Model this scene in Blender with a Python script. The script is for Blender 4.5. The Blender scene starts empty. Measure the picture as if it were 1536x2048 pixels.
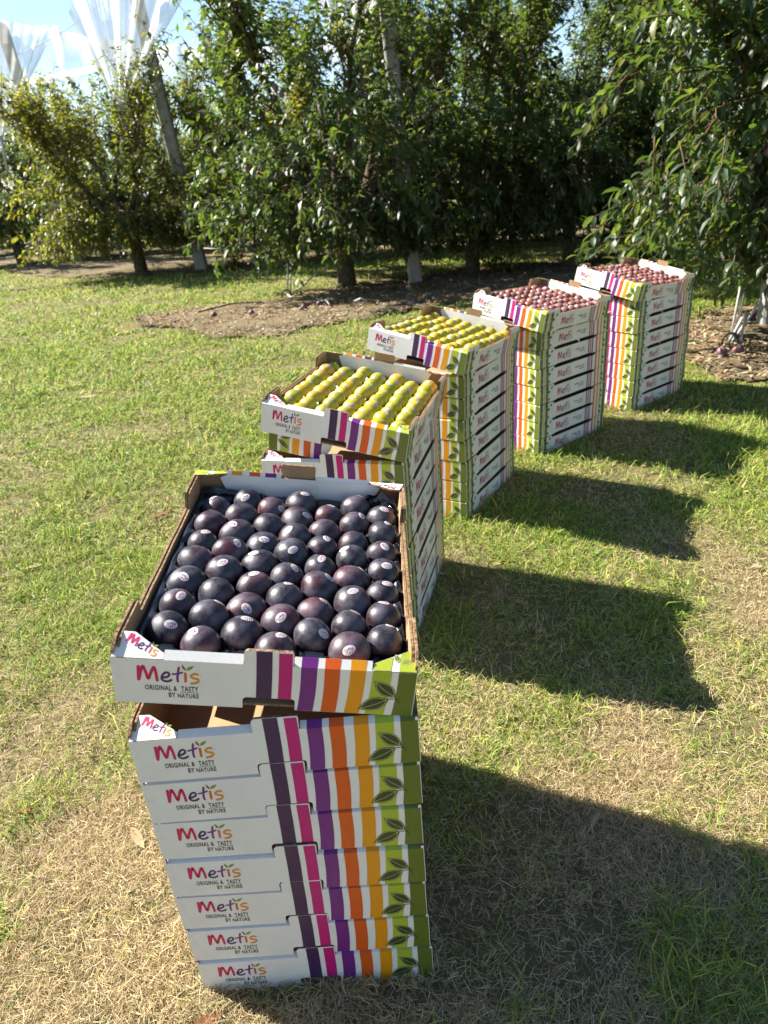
import bpy, math, random
import numpy as np
from mathutils import Vector, Matrix

# ------------------------------------------------------------------ camera, sky, sun, exposure
scene = bpy.context.scene
COL = scene.collection
R_ = math.radians

cam_d = bpy.data.cameras.new('camera')
cam = bpy.data.objects.new('camera', cam_d)
COL.objects.link(cam)
PITCH, ROLL, CAM_H = 0.4547, -0.0809, 1.2516
fw = Vector((0, math.cos(PITCH), -math.sin(PITCH)))
rt0 = Vector((1, 0, 0)); up0 = rt0.cross(fw)
rt = rt0 * math.cos(ROLL) + up0 * math.sin(ROLL)
up = -rt0 * math.sin(ROLL) + up0 * math.cos(ROLL)
M = Matrix((rt, up, -fw)).transposed().to_4x4()
M.translation = Vector((0, 0, CAM_H))
cam.matrix_world = M
cam_d.sensor_fit = 'VERTICAL'
cam_d.sensor_height = 36.0
cam_d.lens = 1367.4 / 2048 * 36.0
cam_d.clip_start = 0.02
cam_d.clip_end = 1000
cam_d.dof.use_dof = True
cam_d.dof.focus_distance = 1.25
cam_d.dof.aperture_fstop = 7.5
scene.camera = cam

SUN_V = Vector((-0.70, 0.355, 0.68)).normalized()
SUN_EL = math.asin(SUN_V.z)
SUN_AZ = math.atan2(SUN_V.x, SUN_V.y)
w = bpy.data.worlds.new('World'); scene.world = w; w.use_nodes = True
nt = w.node_tree
sky = nt.nodes.new('ShaderNodeTexSky'); sky.sky_type = 'NISHITA'; sky.sun_disc = False
sky.sun_elevation = SUN_EL; sky.sun_rotation = SUN_AZ
sky.air_density = 1.0; sky.dust_density = 0.0; sky.ozone_density = 1.6
bg = nt.nodes['Background']; bg.inputs['Strength'].default_value = 0.062
nt.links.new(sky.outputs[0], bg.inputs['Color'])
sun_d = bpy.data.lights.new('sun', 'SUN'); sun_d.energy = 5.0; sun_d.angle = R_(0.53); sun_d.color = (1.0, 0.945, 0.85)
sun = bpy.data.objects.new('sun', sun_d); COL.objects.link(sun)
sun.rotation_euler = SUN_V.to_track_quat('Z', 'Y').to_euler()
sun.location = (-8, 4, 9)
vs = scene.view_settings
vs.view_transform = 'Standard'; vs.look = 'None'; vs.exposure = 1.70; vs.gamma = 1.0; vs.use_curve_mapping = False
cy = scene.cycles
cy.max_bounces = 8; cy.diffuse_bounces = 4; cy.glossy_bounces = 3; cy.transmission_bounces = 4; cy.transparent_max_bounces = 12
cy.use_denoising = True
cy.sample_clamp_indirect = 6.0

rng = np.random.default_rng(7)
random.seed(7)

# ------------------------------------------------------------------ helpers
def tag(o, label=None, cat=None, group=None, kind=None):
    if label: o['label'] = label
    if cat: o['category'] = cat
    if group: o['group'] = group
    if kind: o['kind'] = kind
    return o

def link(o, parent=None):
    COL.objects.link(o)
    if parent is not None: o.parent = parent
    return o

def mesh_data(name, verts, faces, mats=(), midx=None, smooth=False):
    me = bpy.data.meshes.new(name)
    me.from_pydata([tuple(v) for v in verts], [], faces)
    for m in mats: me.materials.append(m)
    if midx is not None: me.polygons.foreach_set('material_index', midx)
    if smooth: me.polygons.foreach_set('use_smooth', [True] * len(me.polygons))
    me.update()
    return me

def obj(name, me, parent=None, loc=None):
    o = bpy.data.objects.new(name, me)
    link(o, parent)
    if loc is not None: o.location = loc
    return o

def empty(name, loc=(0, 0, 0), rz=0):
    o = bpy.data.objects.new(name, None); o.empty_display_size = 0.1
    link(o); o.location = loc; o.rotation_euler = (0, 0, rz)
    return o

def copy_tree(o, parent=None, deep=True):
    c = o.copy(); COL.objects.link(c); c.parent = parent
    if deep:
        for ch in list(o.children): copy_tree(ch, c)
    return c

def fast_mesh(name, verts, loops, starts, totals, mats, attrs=None, smooth=False):
    """verts (N,3) float, loops flat int array, starts/totals per face"""
    me = bpy.data.meshes.new(name)
    me.vertices.add(len(verts)); me.vertices.foreach_set('co', np.asarray(verts, np.float32).ravel())
    me.loops.add(len(loops)); me.loops.foreach_set('vertex_index', np.asarray(loops, np.int32))
    me.polygons.add(len(starts)); me.polygons.foreach_set('loop_start', np.asarray(starts, np.int32))
    me.polygons.foreach_set('loop_total', np.asarray(totals, np.int32))
    if smooth: me.polygons.foreach_set('use_smooth', np.ones(len(starts), bool))
    for m in mats: me.materials.append(m)
    if attrs:
        for k, a in attrs.items():
            a = np.asarray(a, np.float32)
            if a.ndim == 1:
                at = me.attributes.new(k, 'FLOAT', 'POINT'); at.data.foreach_set('value', a)
            else:
                at = me.attributes.new(k, 'FLOAT_COLOR', 'POINT')
                if a.shape[1] == 3: a = np.concatenate([a, np.ones((len(a), 1), np.float32)], 1)
                at.data.foreach_set('color', a.ravel())
    me.update(calc_edges=True); me.validate(verbose=False)
    return me

def instance_template(tv, tf, P, X, Y, Z):
    """tv (k,3) template verts, tf list of faces; P,X,Y,Z (n,3). X,Y,Z already scaled. Returns verts, loops, starts, totals"""
    k = len(tv); n = len(P)
    V = (P[:, None, :] + tv[None, :, 0:1] * X[:, None, :] + tv[None, :, 1:2] * Y[:, None, :] + tv[None, :, 2:3] * Z[:, None, :]).reshape(-1, 3)
    lf = np.concatenate([np.array(f) for f in tf]); tot = np.array([len(f) for f in tf])
    L = (np.arange(n)[:, None] * k + lf[None, :]).ravel()
    T = np.tile(tot, n); S = np.concatenate([[0], np.cumsum(T)[:-1]])
    return V, L, S, T

# 2D value noise
_lat = np.random.default_rng(3).random((256, 256))
def vnoise(x, y):
    xi = np.floor(x).astype(int); yi = np.floor(y).astype(int)
    fx = x - xi; fy = y - yi
    fx = fx * fx * (3 - 2 * fx); fy = fy * fy * (3 - 2 * fy)
    a = _lat[xi % 256, yi % 256]; b = _lat[(xi + 1) % 256, yi % 256]
    c = _lat[xi % 256, (yi + 1) % 256]; d = _lat[(xi + 1) % 256, (yi + 1) % 256]
    return (a * (1 - fx) + b * fx) * (1 - fy) + (c * (1 - fx) + d * fx) * fy
def fbm(x, y, o=4):
    s = 0; a = .5; t = 0
    for i in range(o):
        s = s + a * vnoise(x * 2 ** i + 17 * i, y * 2 ** i + 31 * i); t += a; a *= .5
    return s / t

# ------------------------------------------------------------------ materials
def mat(name, color=(.5, .5, .5), rough=.6, spec=.5, build=None):
    m = bpy.data.materials.new(name); m.use_nodes = True
    n = m.node_tree.nodes; b = n['Principled BSDF']
    b.inputs['Base Color'].default_value = (*color, 1)
    b.inputs['Roughness'].default_value = rough
    b.inputs['Specular IOR Level'].default_value = spec
    if build: build(m.node_tree, n, b)
    return m

def N(t, typ, **kw):
    n = t.nodes.new(typ)
    for k, v in kw.items():
        if k in n.inputs: n.inputs[k].default_value = v
        else: setattr(n, k, v)
    return n

def ramp(t, fac, stops, interp='LINEAR'):
    r = t.nodes.new('ShaderNodeValToRGB'); cr = r.color_ramp; cr.interpolation = interp
    while len(cr.elements) < len(stops): cr.elements.new(.5)
    for e, (p, c) in zip(cr.elements, stops):
        e.position = p; e.color = (*c, 1) if len(c) == 3 else c
    t.links.new(fac, r.inputs['Fac'])
    return r.outputs['Color']

def bump(t, b, height, strength=.3, dist=.002):
    bn = N(t, 'ShaderNodeBump'); bn.inputs['Strength'].default_value = strength; bn.inputs['Distance'].default_value = dist
    t.links.new(height, bn.inputs['Height']); t.links.new(bn.outputs[0], b.inputs['Normal'])

def noise_out(t, scale, detail=4, coord='Object', rough=.55):
    tc = N(t, 'ShaderNodeTexCoord'); nz = N(t, 'ShaderNodeTexNoise')
    nz.inputs['Scale'].default_value = scale; nz.inputs['Detail'].default_value = detail; nz.inputs['Roughness'].default_value = rough
    t.links.new(tc.outputs[coord], nz.inputs['Vector'])
    return nz.outputs['Fac']

def paper(name, color, rough=.45):
    def bld(t, n, b):
        f = noise_out(t, 9, 3)
        c2 = tuple(x * .9 for x in color)
        sc_ = N(t, 'ShaderNodeMix'); sc_.data_type = 'RGBA'; sc_.blend_type = 'MULTIPLY'; sc_.inputs[0].default_value = 1.0
        t.links.new(ramp(t, f, [(.3, c2), (.65, color)]), sc_.inputs[6])
        t.links.new(ramp(t, noise_out(t, 6, 9, rough=.72), [(.56, (1, 1, 1)), (.74, (.80, .77, .71))]), sc_.inputs[7])
        t.links.new(sc_.outputs[2], b.inputs['Base Color'])
        # flute telegraphing: fine vertical lines under the liner
        tc = N(t, 'ShaderNodeTexCoord'); wv = N(t, 'ShaderNodeTexWave'); wv.bands_direction = 'DIAGONAL'
        mp = N(t, 'ShaderNodeMapping'); mp.inputs['Scale'].default_value = (1, 1, 0.0)
        t.links.new(tc.outputs['Object'], mp.inputs[0]); t.links.new(mp.outputs[0], wv.inputs['Vector'])
        wv.inputs['Scale'].default_value = 62; wv.inputs['Distortion'].default_value = .4
        nz = noise_out(t, 60, 2)
        mx = N(t, 'ShaderNodeMix'); mx.data_type = 'FLOAT'; mx.inputs[0].default_value = .5
        t.links.new(wv.outputs['Fac'], mx.inputs[2]); t.links.new(nz, mx.inputs[3])
        nl = noise_out(t, 7, 3)
        m3 = N(t, 'ShaderNodeMath'); m3.operation = 'MULTIPLY_ADD'; m3.inputs[1].default_value = 5.0
        t.links.new(nl, m3.inputs[0]); t.links.new(mx.outputs[0], m3.inputs[2])
        bump(t, b, m3.outputs[0], .20, .0008)
        t.links.new(ramp(t, noise_out(t, 13, 6), [(.3, (rough - .08,) * 3), (.7, (rough + .14,) * 3)]), b.inputs['Roughness'])
    return mat(name, color, rough, .45, bld)

M_WHITE = paper('white_print_board', (.75, .72, .665), .42)
def kraft(name, base, dark):
    def bld(t, n, b):
        f = noise_out(t, 22, 6)
        t.links.new(ramp(t, f, [(.25, dark), (.7, base)]), b.inputs['Base Color'])
        bump(t, b, noise_out(t, 180, 3), .25, .0008)
    return mat(name, base, .85, .2, bld)
M_KRAFT = kraft('brown_kraft_board', (.40, .25, .135), (.30, .18, .095))
def edge_b(t, n, b):
    f = noise_out(t, 240, 3, rough=.6); f2 = noise_out(t, 25, 3)
    mx = N(t, 'ShaderNodeMix'); mx.data_type = 'FLOAT'; mx.inputs[0].default_value = .3
    t.links.new(f, mx.inputs[2]); t.links.new(f2, mx.inputs[3])
    t.links.new(ramp(t, mx.outputs[0], [(.36, (.035, .021, .012)), (.47, (.20, .125, .068)), (.62, (.37, .24, .135))]), b.inputs['Base Color'])
    bump(t, b, f, .7, .002)
M_EDGE = mat('corrugated_cut_edge', (.35, .23, .13), .9, .15, edge_b)
INK = {}
for k, c in dict(dark_purple=(.050, .016, .075), magenta=(.54, .004, .17), purple=(.17, .018, .20), orange=(.72, .105, .008),
                 amber=(.80, .31, .006), lime=(.42, .49, .035), green=(.125, .165, .018), leaf=(.042, .055, .018),
                 leafline=(.52, .58, .22), black=(.025, .022, .025), crimson=(.60, .006, .10), plum=(.075, .022, .12),
                 red_orange=(.68, .12, .01), logo_amber=(.75, .27, .015), leafgreen=(.20, .30, .02), gray=(.2, .2, .2)).items():
    INK[k] = paper('ink_' + k, tuple(.9 * x for x in c), .38)

# ------------------------------------------------------------------ carton dimensions (metres)
W, D, H = 0.40, 0.511, 0.0836
T = 0.004
ZC, ZR = 0.0772, 0.0829     # crease of the top fold, ridge of the fold

def frame(kind):
    if kind == 'front': return lambda s, d, z: (-W / 2 + s, -D / 2 + d, z)
    if kind == 'back':  return lambda s, d, z: (W / 2 - s, D / 2 - d, z)
    if kind == 'right': return lambda s, d, z: (W / 2 - d, -D / 2 + s, z)
    if kind == 'left':  return lambda s, d, z: (-W / 2 + d, D / 2 - s, z)

def prism(name, poly, d0, d1, F, mats):
    n = len(poly)
    v = [F(s, d0, z) for s, z in poly] + [F(s, d1, z) for s, z in poly]
    f = [list(range(n)), list(range(2 * n - 1, n - 1, -1))]
    mi = [0, 1]
    for i in range(n):
        j = (i + 1) % n
        f.append([i, i + n, j + n, j]); mi.append(2)
    return mesh_data(name, v, f, mats, mi)

def arc(cx, cz, r, a0, a1, n=4):
    return [(cx + r * math.cos(R_(a0 + (a1 - a0) * i / n)), cz + r * math.sin(R_(a0 + (a1 - a0) * i / n))) for i in range(n + 1)]

TAB0, TAB1, TABT = .172, .236, H + .0175
def end_poly(pl=False, pr=False, zc=None, tabt=None):
    ZC = zc if zc else globals()['ZC']; TABT = tabt if tabt else globals()['TABT']
    n0, n1, nh = .169, .239, .0195
    p = [(0, 0)]
    p += [(n0, 0), (n0, nh - .006)] + arc(n0 + .006, nh - .006, .006, 180, 90) + arc(n1 - .004, nh - .004, .004, 90, 0) + [(n1, 0)]
    p += [(W, 0)] + ([(W, H - .0005), (W - .0042, H - .0005), (W - .0044, ZC)] if pr else [(W, ZC)]) + [(TAB1, ZC)]
    p += arc(TAB1 - .002, TABT - .003, .003, 0, 90) + arc(TAB0 + .007, TABT - .007, .007, 90, 180)
    p += [(TAB0, ZC)] + ([(.0044, ZC), (.0042, H - .0005), (0, H - .0005)] if pl else [(0, ZC)])
    return p

def lip_mesh(name, F, ranges, ZC, ld, lz):
    ZR = ZC + lz
    """top edge folded over: chamfer strip then inner white flap going down inside"""
    prof = [(0.0, ZC), (ld, ZR), (ld + .0042, ZR - .0062), (ld + .0008, ZR - .0072), (ld - .0012, ZR - .0055), (.0042, ZC - .003)]
    v = []; f = []; mi = []
    for (s0, s1, ins0, ins1) in ranges:
        b = len(v); n = len(prof)
        for k, (d, z) in enumerate(prof):
            e0, e1 = (ins0, ins1) if k in (2, 3) else (0, 0)
            v.append(F(s0 + e0, d, z))
        for k, (d, z) in enumerate(prof):
            e0, e1 = (ins0, ins1) if k in (2, 3) else (0, 0)
            v.append(F(s1 - e1, d, z))
        for k in range(n):
            j = (k + 1) % n
            f.append([b + k, b + j, b + n + j, b + n + k]); mi.append(0 if k in (0, 1) else (2 if k in (2, 5) else 1))
        for o in (b, b + n):
            f += [[o, o + 1, o + 4, o + 5], [o + 1, o + 2, o + 3, o + 4]]; mi += [2, 2]
    return mesh_data(name, v, f, (M_WHITE, M_KRAFT, M_EDGE), mi)

FA = R_(24)
def flap_F(F, ZC, FA):       # plane of a corner flap: l measured up the slope, h above the surface
    return lambda s, h, l: F(s, .0008 + l * math.cos(FA) - h * math.sin(FA), ZC + .0006 + l * math.sin(FA) + h * math.cos(FA))

LEFT_FLAP = [(.0015, 0), (.068, 0), (.0675, .008), (.025, .036), (.010, .0365), (.0015, .006)]
RIGHT_FLAP = [(W - .060, 0), (W - .0015, 0), (W - .0015, .030), (W - .008, .0315), (W - .058, .010)]
def flap_mesh(name, poly, G, mats):
    n = len(poly)
    v = [G(s, 0, l) for s, l in poly] + [G(s, -.0035, l) for s, l in poly]
    f = [list(range(n)), list(range(2 * n - 1, n - 1, -1))]; mi = [0, 1]
    for i in range(n):
        j = (i + 1) % n
        f.append([i, i + n, j + n, j]); mi.append(2)
    return mesh_data(name, v, f, mats, mi)

def side_poly(open_top, inner=False, far_is_end=True, tall=False):
    lo = H - .0125; hn = (H + .012) if open_top else (H - .0008); hf = (H + .020) if (open_top and tall) else hn
    if not far_is_end: hn, hf = hf, hn
    if inner: lo -= .0015; hn -= .002; hf -= .002
    a, b = .105, .400
    e = .008 if inner else .0
    c = .010 if open_top else .004
    p = [(T + .0005 + e, .0008), (a + .01, .0008), (a + .013, .0045), (b - .013, .0045), (b - .01, .0008), (D - T - .0005 - e, .0008), (D - T - .0005 - e, hf - c)]
    p += [(D - .022, hf - .001), (D - .030, hf), (b + .014, hf), (b + .009, hf - .003), (b + .006, lo + .004), (b, lo)]
    if open_top: p += [(b - .05, lo + .0012), (b - .11, lo - .0008), (b - .18, lo + .0006), (a + .06, lo - .001)]
    p += [(a, lo), (a - .004, lo + .002), (a - .006, hn - .002), (a - .018, hn), (a - .030, hn - .0016), (.03, hn), (.022, hn - .001), (T + .0005 + e, hn - c)]
    return p

# ------------------------------------------------------------------ print: 2D shapes
class Print:
    def __init__(self): self.v = []; self.f = []; self.m = []; self.mats = []
    def mi(self, ink):
        m = INK[ink] if isinstance(ink, str) else ink
        if m not in self.mats: self.mats.append(m)
        return self.mats.index(m)
    def poly(self, pts, ink, layer=0):
        b = len(self.v); self.v += [(x, y, layer) for x, y in pts]
        self.f.append(list(range(b, b + len(pts)))); self.m.append(self.mi(ink))
    def tris(self, pts, faces, ink, layer=0):
        b = len(self.v); self.v += [(x, y, layer) for x, y in pts]; k = self.mi(ink)
        for fc in faces: self.f.append([b + i for i in fc]); self.m.append(k)
    def stripe(self, left, right, ink, layer=0):   # left/right lists of (x,y) bottom->top
        b = len(self.v); n = len(left); k = self.mi(ink)
        self.v += [(x, y, layer) for x, y in left] + [(x, y, layer) for x, y in right]
        for i in range(n - 1):
            self.f.append([b + i, b + n + i, b + n + i + 1, b + i + 1]); self.m.append(k)
    def ribbon(self, path, r, ink, layer=0, sub=6, r1=None):
        P = [np.array(p, float) for p in path]
        if len(P) > 2:
            Q = [2 * P[0] - P[1]] + P + [2 * P[-1] - P[-2]]; out = []
            for i in range(1, len(Q) - 2):
                for t in np.linspace(0, 1, sub, endpoint=False):
                    a, b_, c, d = Q[i - 1:i + 3]
                    out.append(.5 * ((2 * b_) + (c - a) * t + (2 * a - 5 * b_ + 4 * c - d) * t * t + (3 * b_ - a - 3 * c + d) * t ** 3))
            out.append(P[-1]); P = out
        n = len(P); Lf = []; Rt = []
        for i in range(n):
            tg = P[min(i + 1, n - 1)] - P[max(i - 1, 0)]; tg = tg / (np.linalg.norm(tg) + 1e-12)
            nm = np.array([-tg[1], tg[0]]); rr = r if r1 is None else r + (r1 - r) * i / (n - 1)
            if i == 0:
                for a in np.linspace(0, math.pi / 2, 4)[:-1][::-1]:
                    c_, s_ = math.cos(a), math.sin(a)
                for a in (80, 55, 28):
                    a = R_(a); Lf.append(P[0] - tg * rr * math.sin(a) + nm * rr * math.cos(a)); Rt.append(P[0] - tg * rr * math.sin(a) - nm * rr * math.cos(a))
            Lf.append(P[i] + nm * rr); Rt.append(P[i] - nm * rr)
            if i == n - 1:
                for a in (28, 55, 80):
                    a = R_(a); Lf.append(P[i] + tg * rr * math.sin(a) + nm * rr * math.cos(a)); Rt.append(P[i] + tg * rr * math.sin(a) - nm * rr * math.cos(a))
        self.stripe([tuple(p) for p in Lf], [tuple(p) for p in Rt], ink, layer)
    def build(self, name, F, lift=.00025, step=.00005, flip=False):
        vv = [F(s, -(lift + l * step), z) for s, z, l in self.v]
        return mesh_data(name, vv, self.f, self.mats, self.m)
    def add(self, other, fn, layer=0):
        b = len(self.v)
        for (x, y, l) in other.v:
            X, Y = fn(x, y); self.v.append((X, Y, l + layer))
        for fc, m in zip(other.f, other.m):
            self.f.append([b + i for i in fc]); self.m.append(self.mi(other.mats[m]))

# logo in units: x 0..1 wide, y up
def make_logo():
    P = Print()
    def q(pts): return [((x - 290) / 610., -((y - .05 * (x - 300)) - 600) / 610.) for x, y in pts]
    P.ribbon(q([(309, 590), (318, 458)]), .028, 'crimson', 0)
    P.ribbon(q([(316, 575), (338, 500), (362, 452), (380, 500), (402, 583), (432, 520), (466, 462), (480, 520), (487, 602)]), .0245, 'crimson', 1)
    P.ribbon(q([(537, 574), (580, 566), (607, 546), (600, 520), (570, 520), (542, 548), (532, 586), (560, 611), (600, 610), (624, 598)]), .0195, 'plum', 0)
    P.ribbon(q([(706, 468), (692, 530), (684, 585), (688, 613)]), .0195, 'purple', 0)
    P.ribbon(q([(640, 536), (690, 530), (735, 517)]), .0155, 'purple', 1)
    P.ribbon(q([(765, 528), (762, 612)]), .022, 'red_orange', 0)
    P.ribbon(q([(884, 538), (850, 533), (818, 552), (832, 576), (874, 586), (888, 608), (862, 630), (815, 636)]), .0195, 'logo_amber', 0)
    P.poly(q([(734, 432), (752, 448), (768, 472), (772, 498), (752, 490), (738, 468)]), 'green', 0)
    P.poly(q([(776, 498), (784, 470), (812, 455), (852, 449), (838, 472), (812, 492)]), 'leafgreen', 0)
    c = q([(908, 556)])[0]
    P.ribbon([(c[0] - .004, c[1]), (c[0] + .004, c[1])], .006, 'logo_amber', 0)
    return P
LOGO = make_logo()

_fonts = {}
def text_shape(s, bold=.026):
    if s in _fonts: return _fonts[s]
    cu = bpy.data.curves.new('t', 'FONT'); cu.body = s; cu.size = 1.0; cu.offset = bold; cu.space_character = 1.12; cu.resolution_u = 2
    o = bpy.data.objects.new('t', cu); COL.objects.link(o)
    dg = bpy.context.evaluated_depsgraph_get()
    me = bpy.data.meshes.new_from_object(o.evaluated_get(dg))
    v = [(x.co.x, x.co.y) for x in me.vertices]; f = [list(p.vertices) for p in me.polygons]
    bpy.data.objects.remove(o); bpy.data.curves.remove(cu); bpy.data.meshes.remove(me)
    xs = [a for a, b in v]; x0, x1 = min(xs), max(xs)
    hgt = .73
    _fonts[s] = ([((a - x0) / (x1 - x0), b / hgt) for a, b in v], f)
    return _fonts[s]
def put_text(P, s, x0, x1, y0, h, ink, layer=0):
    v, f = text_shape(s)
    P.tris([(x0 + a * (x1 - x0), y0 + b * h) for a, b in v], f, ink, layer)

def slogan(x0, wid, ztop, sc=1.0):
    """two lines right aligned; wid = width of the first line"""
    P = Print(); h1 = .0088 * sc
    put_text(P, 'ORIGINAL & ', x0, x0 + wid * .60, ztop - h1, h1, 'black')
    put_text(P, 'TASTY', x0 + wid * .675, x0 + wid, ztop - h1, h1, 'black')
    P.ribbon([(x0 + wid * .67, ztop - h1 - .0026 * sc), (x0 + wid * .83, ztop - h1 - .0021 * sc), (x0 + wid, ztop - h1 - .0030 * sc)], .0006 * sc, 'leafgreen')
    put_text(P, 'BY', x0 + wid * .435, x0 + wid * .565, ztop - 2.35 * h1, h1, 'black')
    put_text(P, 'NATURE', x0 + wid * .60, x0 + wid, ztop - 2.38 * h1, h1 * .86, 'black')
    return P

def leaf_shape(P, base, tip, width, ink='leaf', line='leafline', layer=0, stem=None):
    b = np.array(base, float); t = np.array(tip, float); ax = t - b; L = np.linalg.norm(ax); ax /= L; nm = np.array([-ax[1], ax[0]])
    prof = [(0, 0), (.10, .42), (.25, .80), (.42, 1.0), (.60, .90), (.78, .60), (.92, .22), (1, 0)]
    def outline(k):
        c = b + ax * L * .5
        pts = [b + ax * L * u + nm * width * .5 * h for u, h in prof] + [b + ax * L * u - nm * width * .5 * h for u, h in prof[-2:0:-1]]
        return [tuple(c + (p - c) * k) for p in pts]
    P.poly(outline(1.0), ink, layer)
    if line:
        o = outline(.86)
        P.ribbon(o + [o[0]], .00042, line, layer + 1, sub=2)
        P.ribbon([tuple(b + ax * L * .08), tuple(b + ax * L * .5 + nm * width * .06), tuple(b + ax * L * .93)], .00035, line, layer + 2, sub=3)
    if stem: P.ribbon([tuple(b), stem[0], stem[1]], .0007, ink, layer + 1, sub=4)

# ---- end panel prints
def wob(x0, x1, z0, z1, lean=.004, bow=.0012, n=7):
    out = []
    for i in range(n):
        t = i / (n - 1)
        out.append((lean * (t - .6) + bow * math.sin(t * 3.3), z0 + (z1 - z0) * t))
    return [(x0 + o, z) for o, z in out], [(x1 + o, z) for o, z in out]
STR = [('dark_purple', .469, .521, 0, .0195, TABT - .0004), ('magenta', .542, .5865, 0, .0195, TABT - .0022),
       ('purple', .612, .665, .004, 0.0004, ZC), ('orange', .690, .741, .003, .0004, ZC), ('amber', .773, .824, .005, .0004, ZC),
       ('lime', .846, .910, .006, .0004, ZC), ('green', .934, .9975, .004, .0004, ZC)]
def end_stripes(zc):
    P = Print()
    for ink, a, b, lean, z0, z1 in STR:
        z1 = z1 + zc - ZC
        if ink == 'green':
            l, _ = wob(a * W, b * W, z0, z1, lean); r = [(W * .9975, z) for _, z in l]
        elif ink in ('dark_purple', 'magenta'):
            l, r = wob(a * W, b * W, z0, z1, .0012, .0004)
        else: l, r = wob(a * W, b * W, z0, z1, lean)
        P.stripe(l, r, ink)
    return P
def end_leaves():
    P = Print()
    leaf_shape(P, (.374, .033), (.343, .0605), .0215, stem=((.3765, .0295), (.380, .0225)), layer=1)
    leaf_shape(P, (.3655, .0295), (.3245, .0085), .0235, stem=((.371, .030), (.379, .030)), layer=3)
    return P
def end_logo():
    P = Print()
    P.add(LOGO, lambda x, y: (.0315 + x * .082, .0405 + y * .099))
    return P
def end_slogan(): return slogan(.041, .070, .0335)
def lip_stripes(F, ZC, ld, lz, smax):
    ZR = ZC + lz
    """stripes carried over the fold and 9 mm down the inside"""
    P = Print()
    v = []; f = []; mi = []; mats = []
    prof = [(-.0002, ZC - .0001), (ld - .0002, ZR + .0003), (ld + .0002, ZR + .00015), (ld + .0045, ZR - .0062)]
    for ink, a, b, lean, z0, z1 in STR[2:]:
        m = INK[ink]
        if m not in mats: mats.append(m)
        a_ = a * W + .4 * lean; b_ = min(b * W + .4 * lean, smax)
        if b_ - a_ < .004: continue
        bb = len(v)
        for d, z in prof: v.append(F(a_, d, z)); v.append(F(b_, d, z))
        for k in range(3):
            f.append([bb + 2 * k, bb + 2 * k + 1, bb + 2 * k + 3, bb + 2 * k + 2]); mi.append(mats.index(m))
    return mesh_data('stripe_print', v, f, mats, mi)

# ---- side panel prints (s from 0 to D)
def side_corner():
    P = Print()
    zl, zh, zm = .0012, H - .0012, H - .0128
    def st(ink, a, b, top=zh): P.stripe([(a * D, zl), (a * D, top)], [(b * D, zl), (b * D, top)], ink)
    st('green', .012, .045); st('lime', .055, .072); st('green', .082, .118)
    P.stripe([(.012 * D, .043), (.012 * D, .0445)], [(.118 * D, .043), (.118 * D, .0445)], M_WHITE, 1)
    P.stripe([(.012 * D, .012), (.012 * D, .0132)], [(.118 * D, .012), (.118 * D, .0132)], M_WHITE, 1)
    return P
def side_stripes():
    P = Print(); zl, zh, zm = .0012, H - .0012, H - .0128
    def st(ink, a, b, top=zh): P.stripe([(a * D, zl), (a * D, top)], [(b * D, zl), (b * D, top)], ink)
    for ink, a, b in (('dark_purple', .685, .700), ('magenta', .712, .727), ('purple', .741, .758)):
        P.stripe([(a * D, .0048), (a * D, zm)], [(b * D, .0048), (b * D, zm)], ink)
    for ink, a, b in (('orange', .800, .823), ('amber', .848, .872), ('lime', .896, .922), ('green', .946, .985)): st(ink, a, b)
    return P
def side_leaves():
    P = Print()
    for k, (z, sx) in enumerate(((.008, 1), (.026, -1), (.044, 1), (.062, -1))):
        leaf_shape(P, (.112 * D, z), ((.112 + .035 * sx) * D, z + .012), .011, line='leafline' if k < 2 else None, layer=2 + k)
    leaf_shape(P, (.150 * D, .062), (.178 * D, .074), .010, line=None, layer=2)
    return P
def side_far_leaves():
    P = Print()
    for k, z in enumerate((.015, .040)):
        leaf_shape(P, (.935 * D, z), (.905 * D, z + .016), .011, line=None, layer=2 + k)
    return P
def side_logo():
    P = Print(); P.add(LOGO, lambda x, y: (.245 * D + x * .098, .020 + y * .125)); return P
def side_slogan():
    return slogan(.500 * D, .068, .046)

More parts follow.
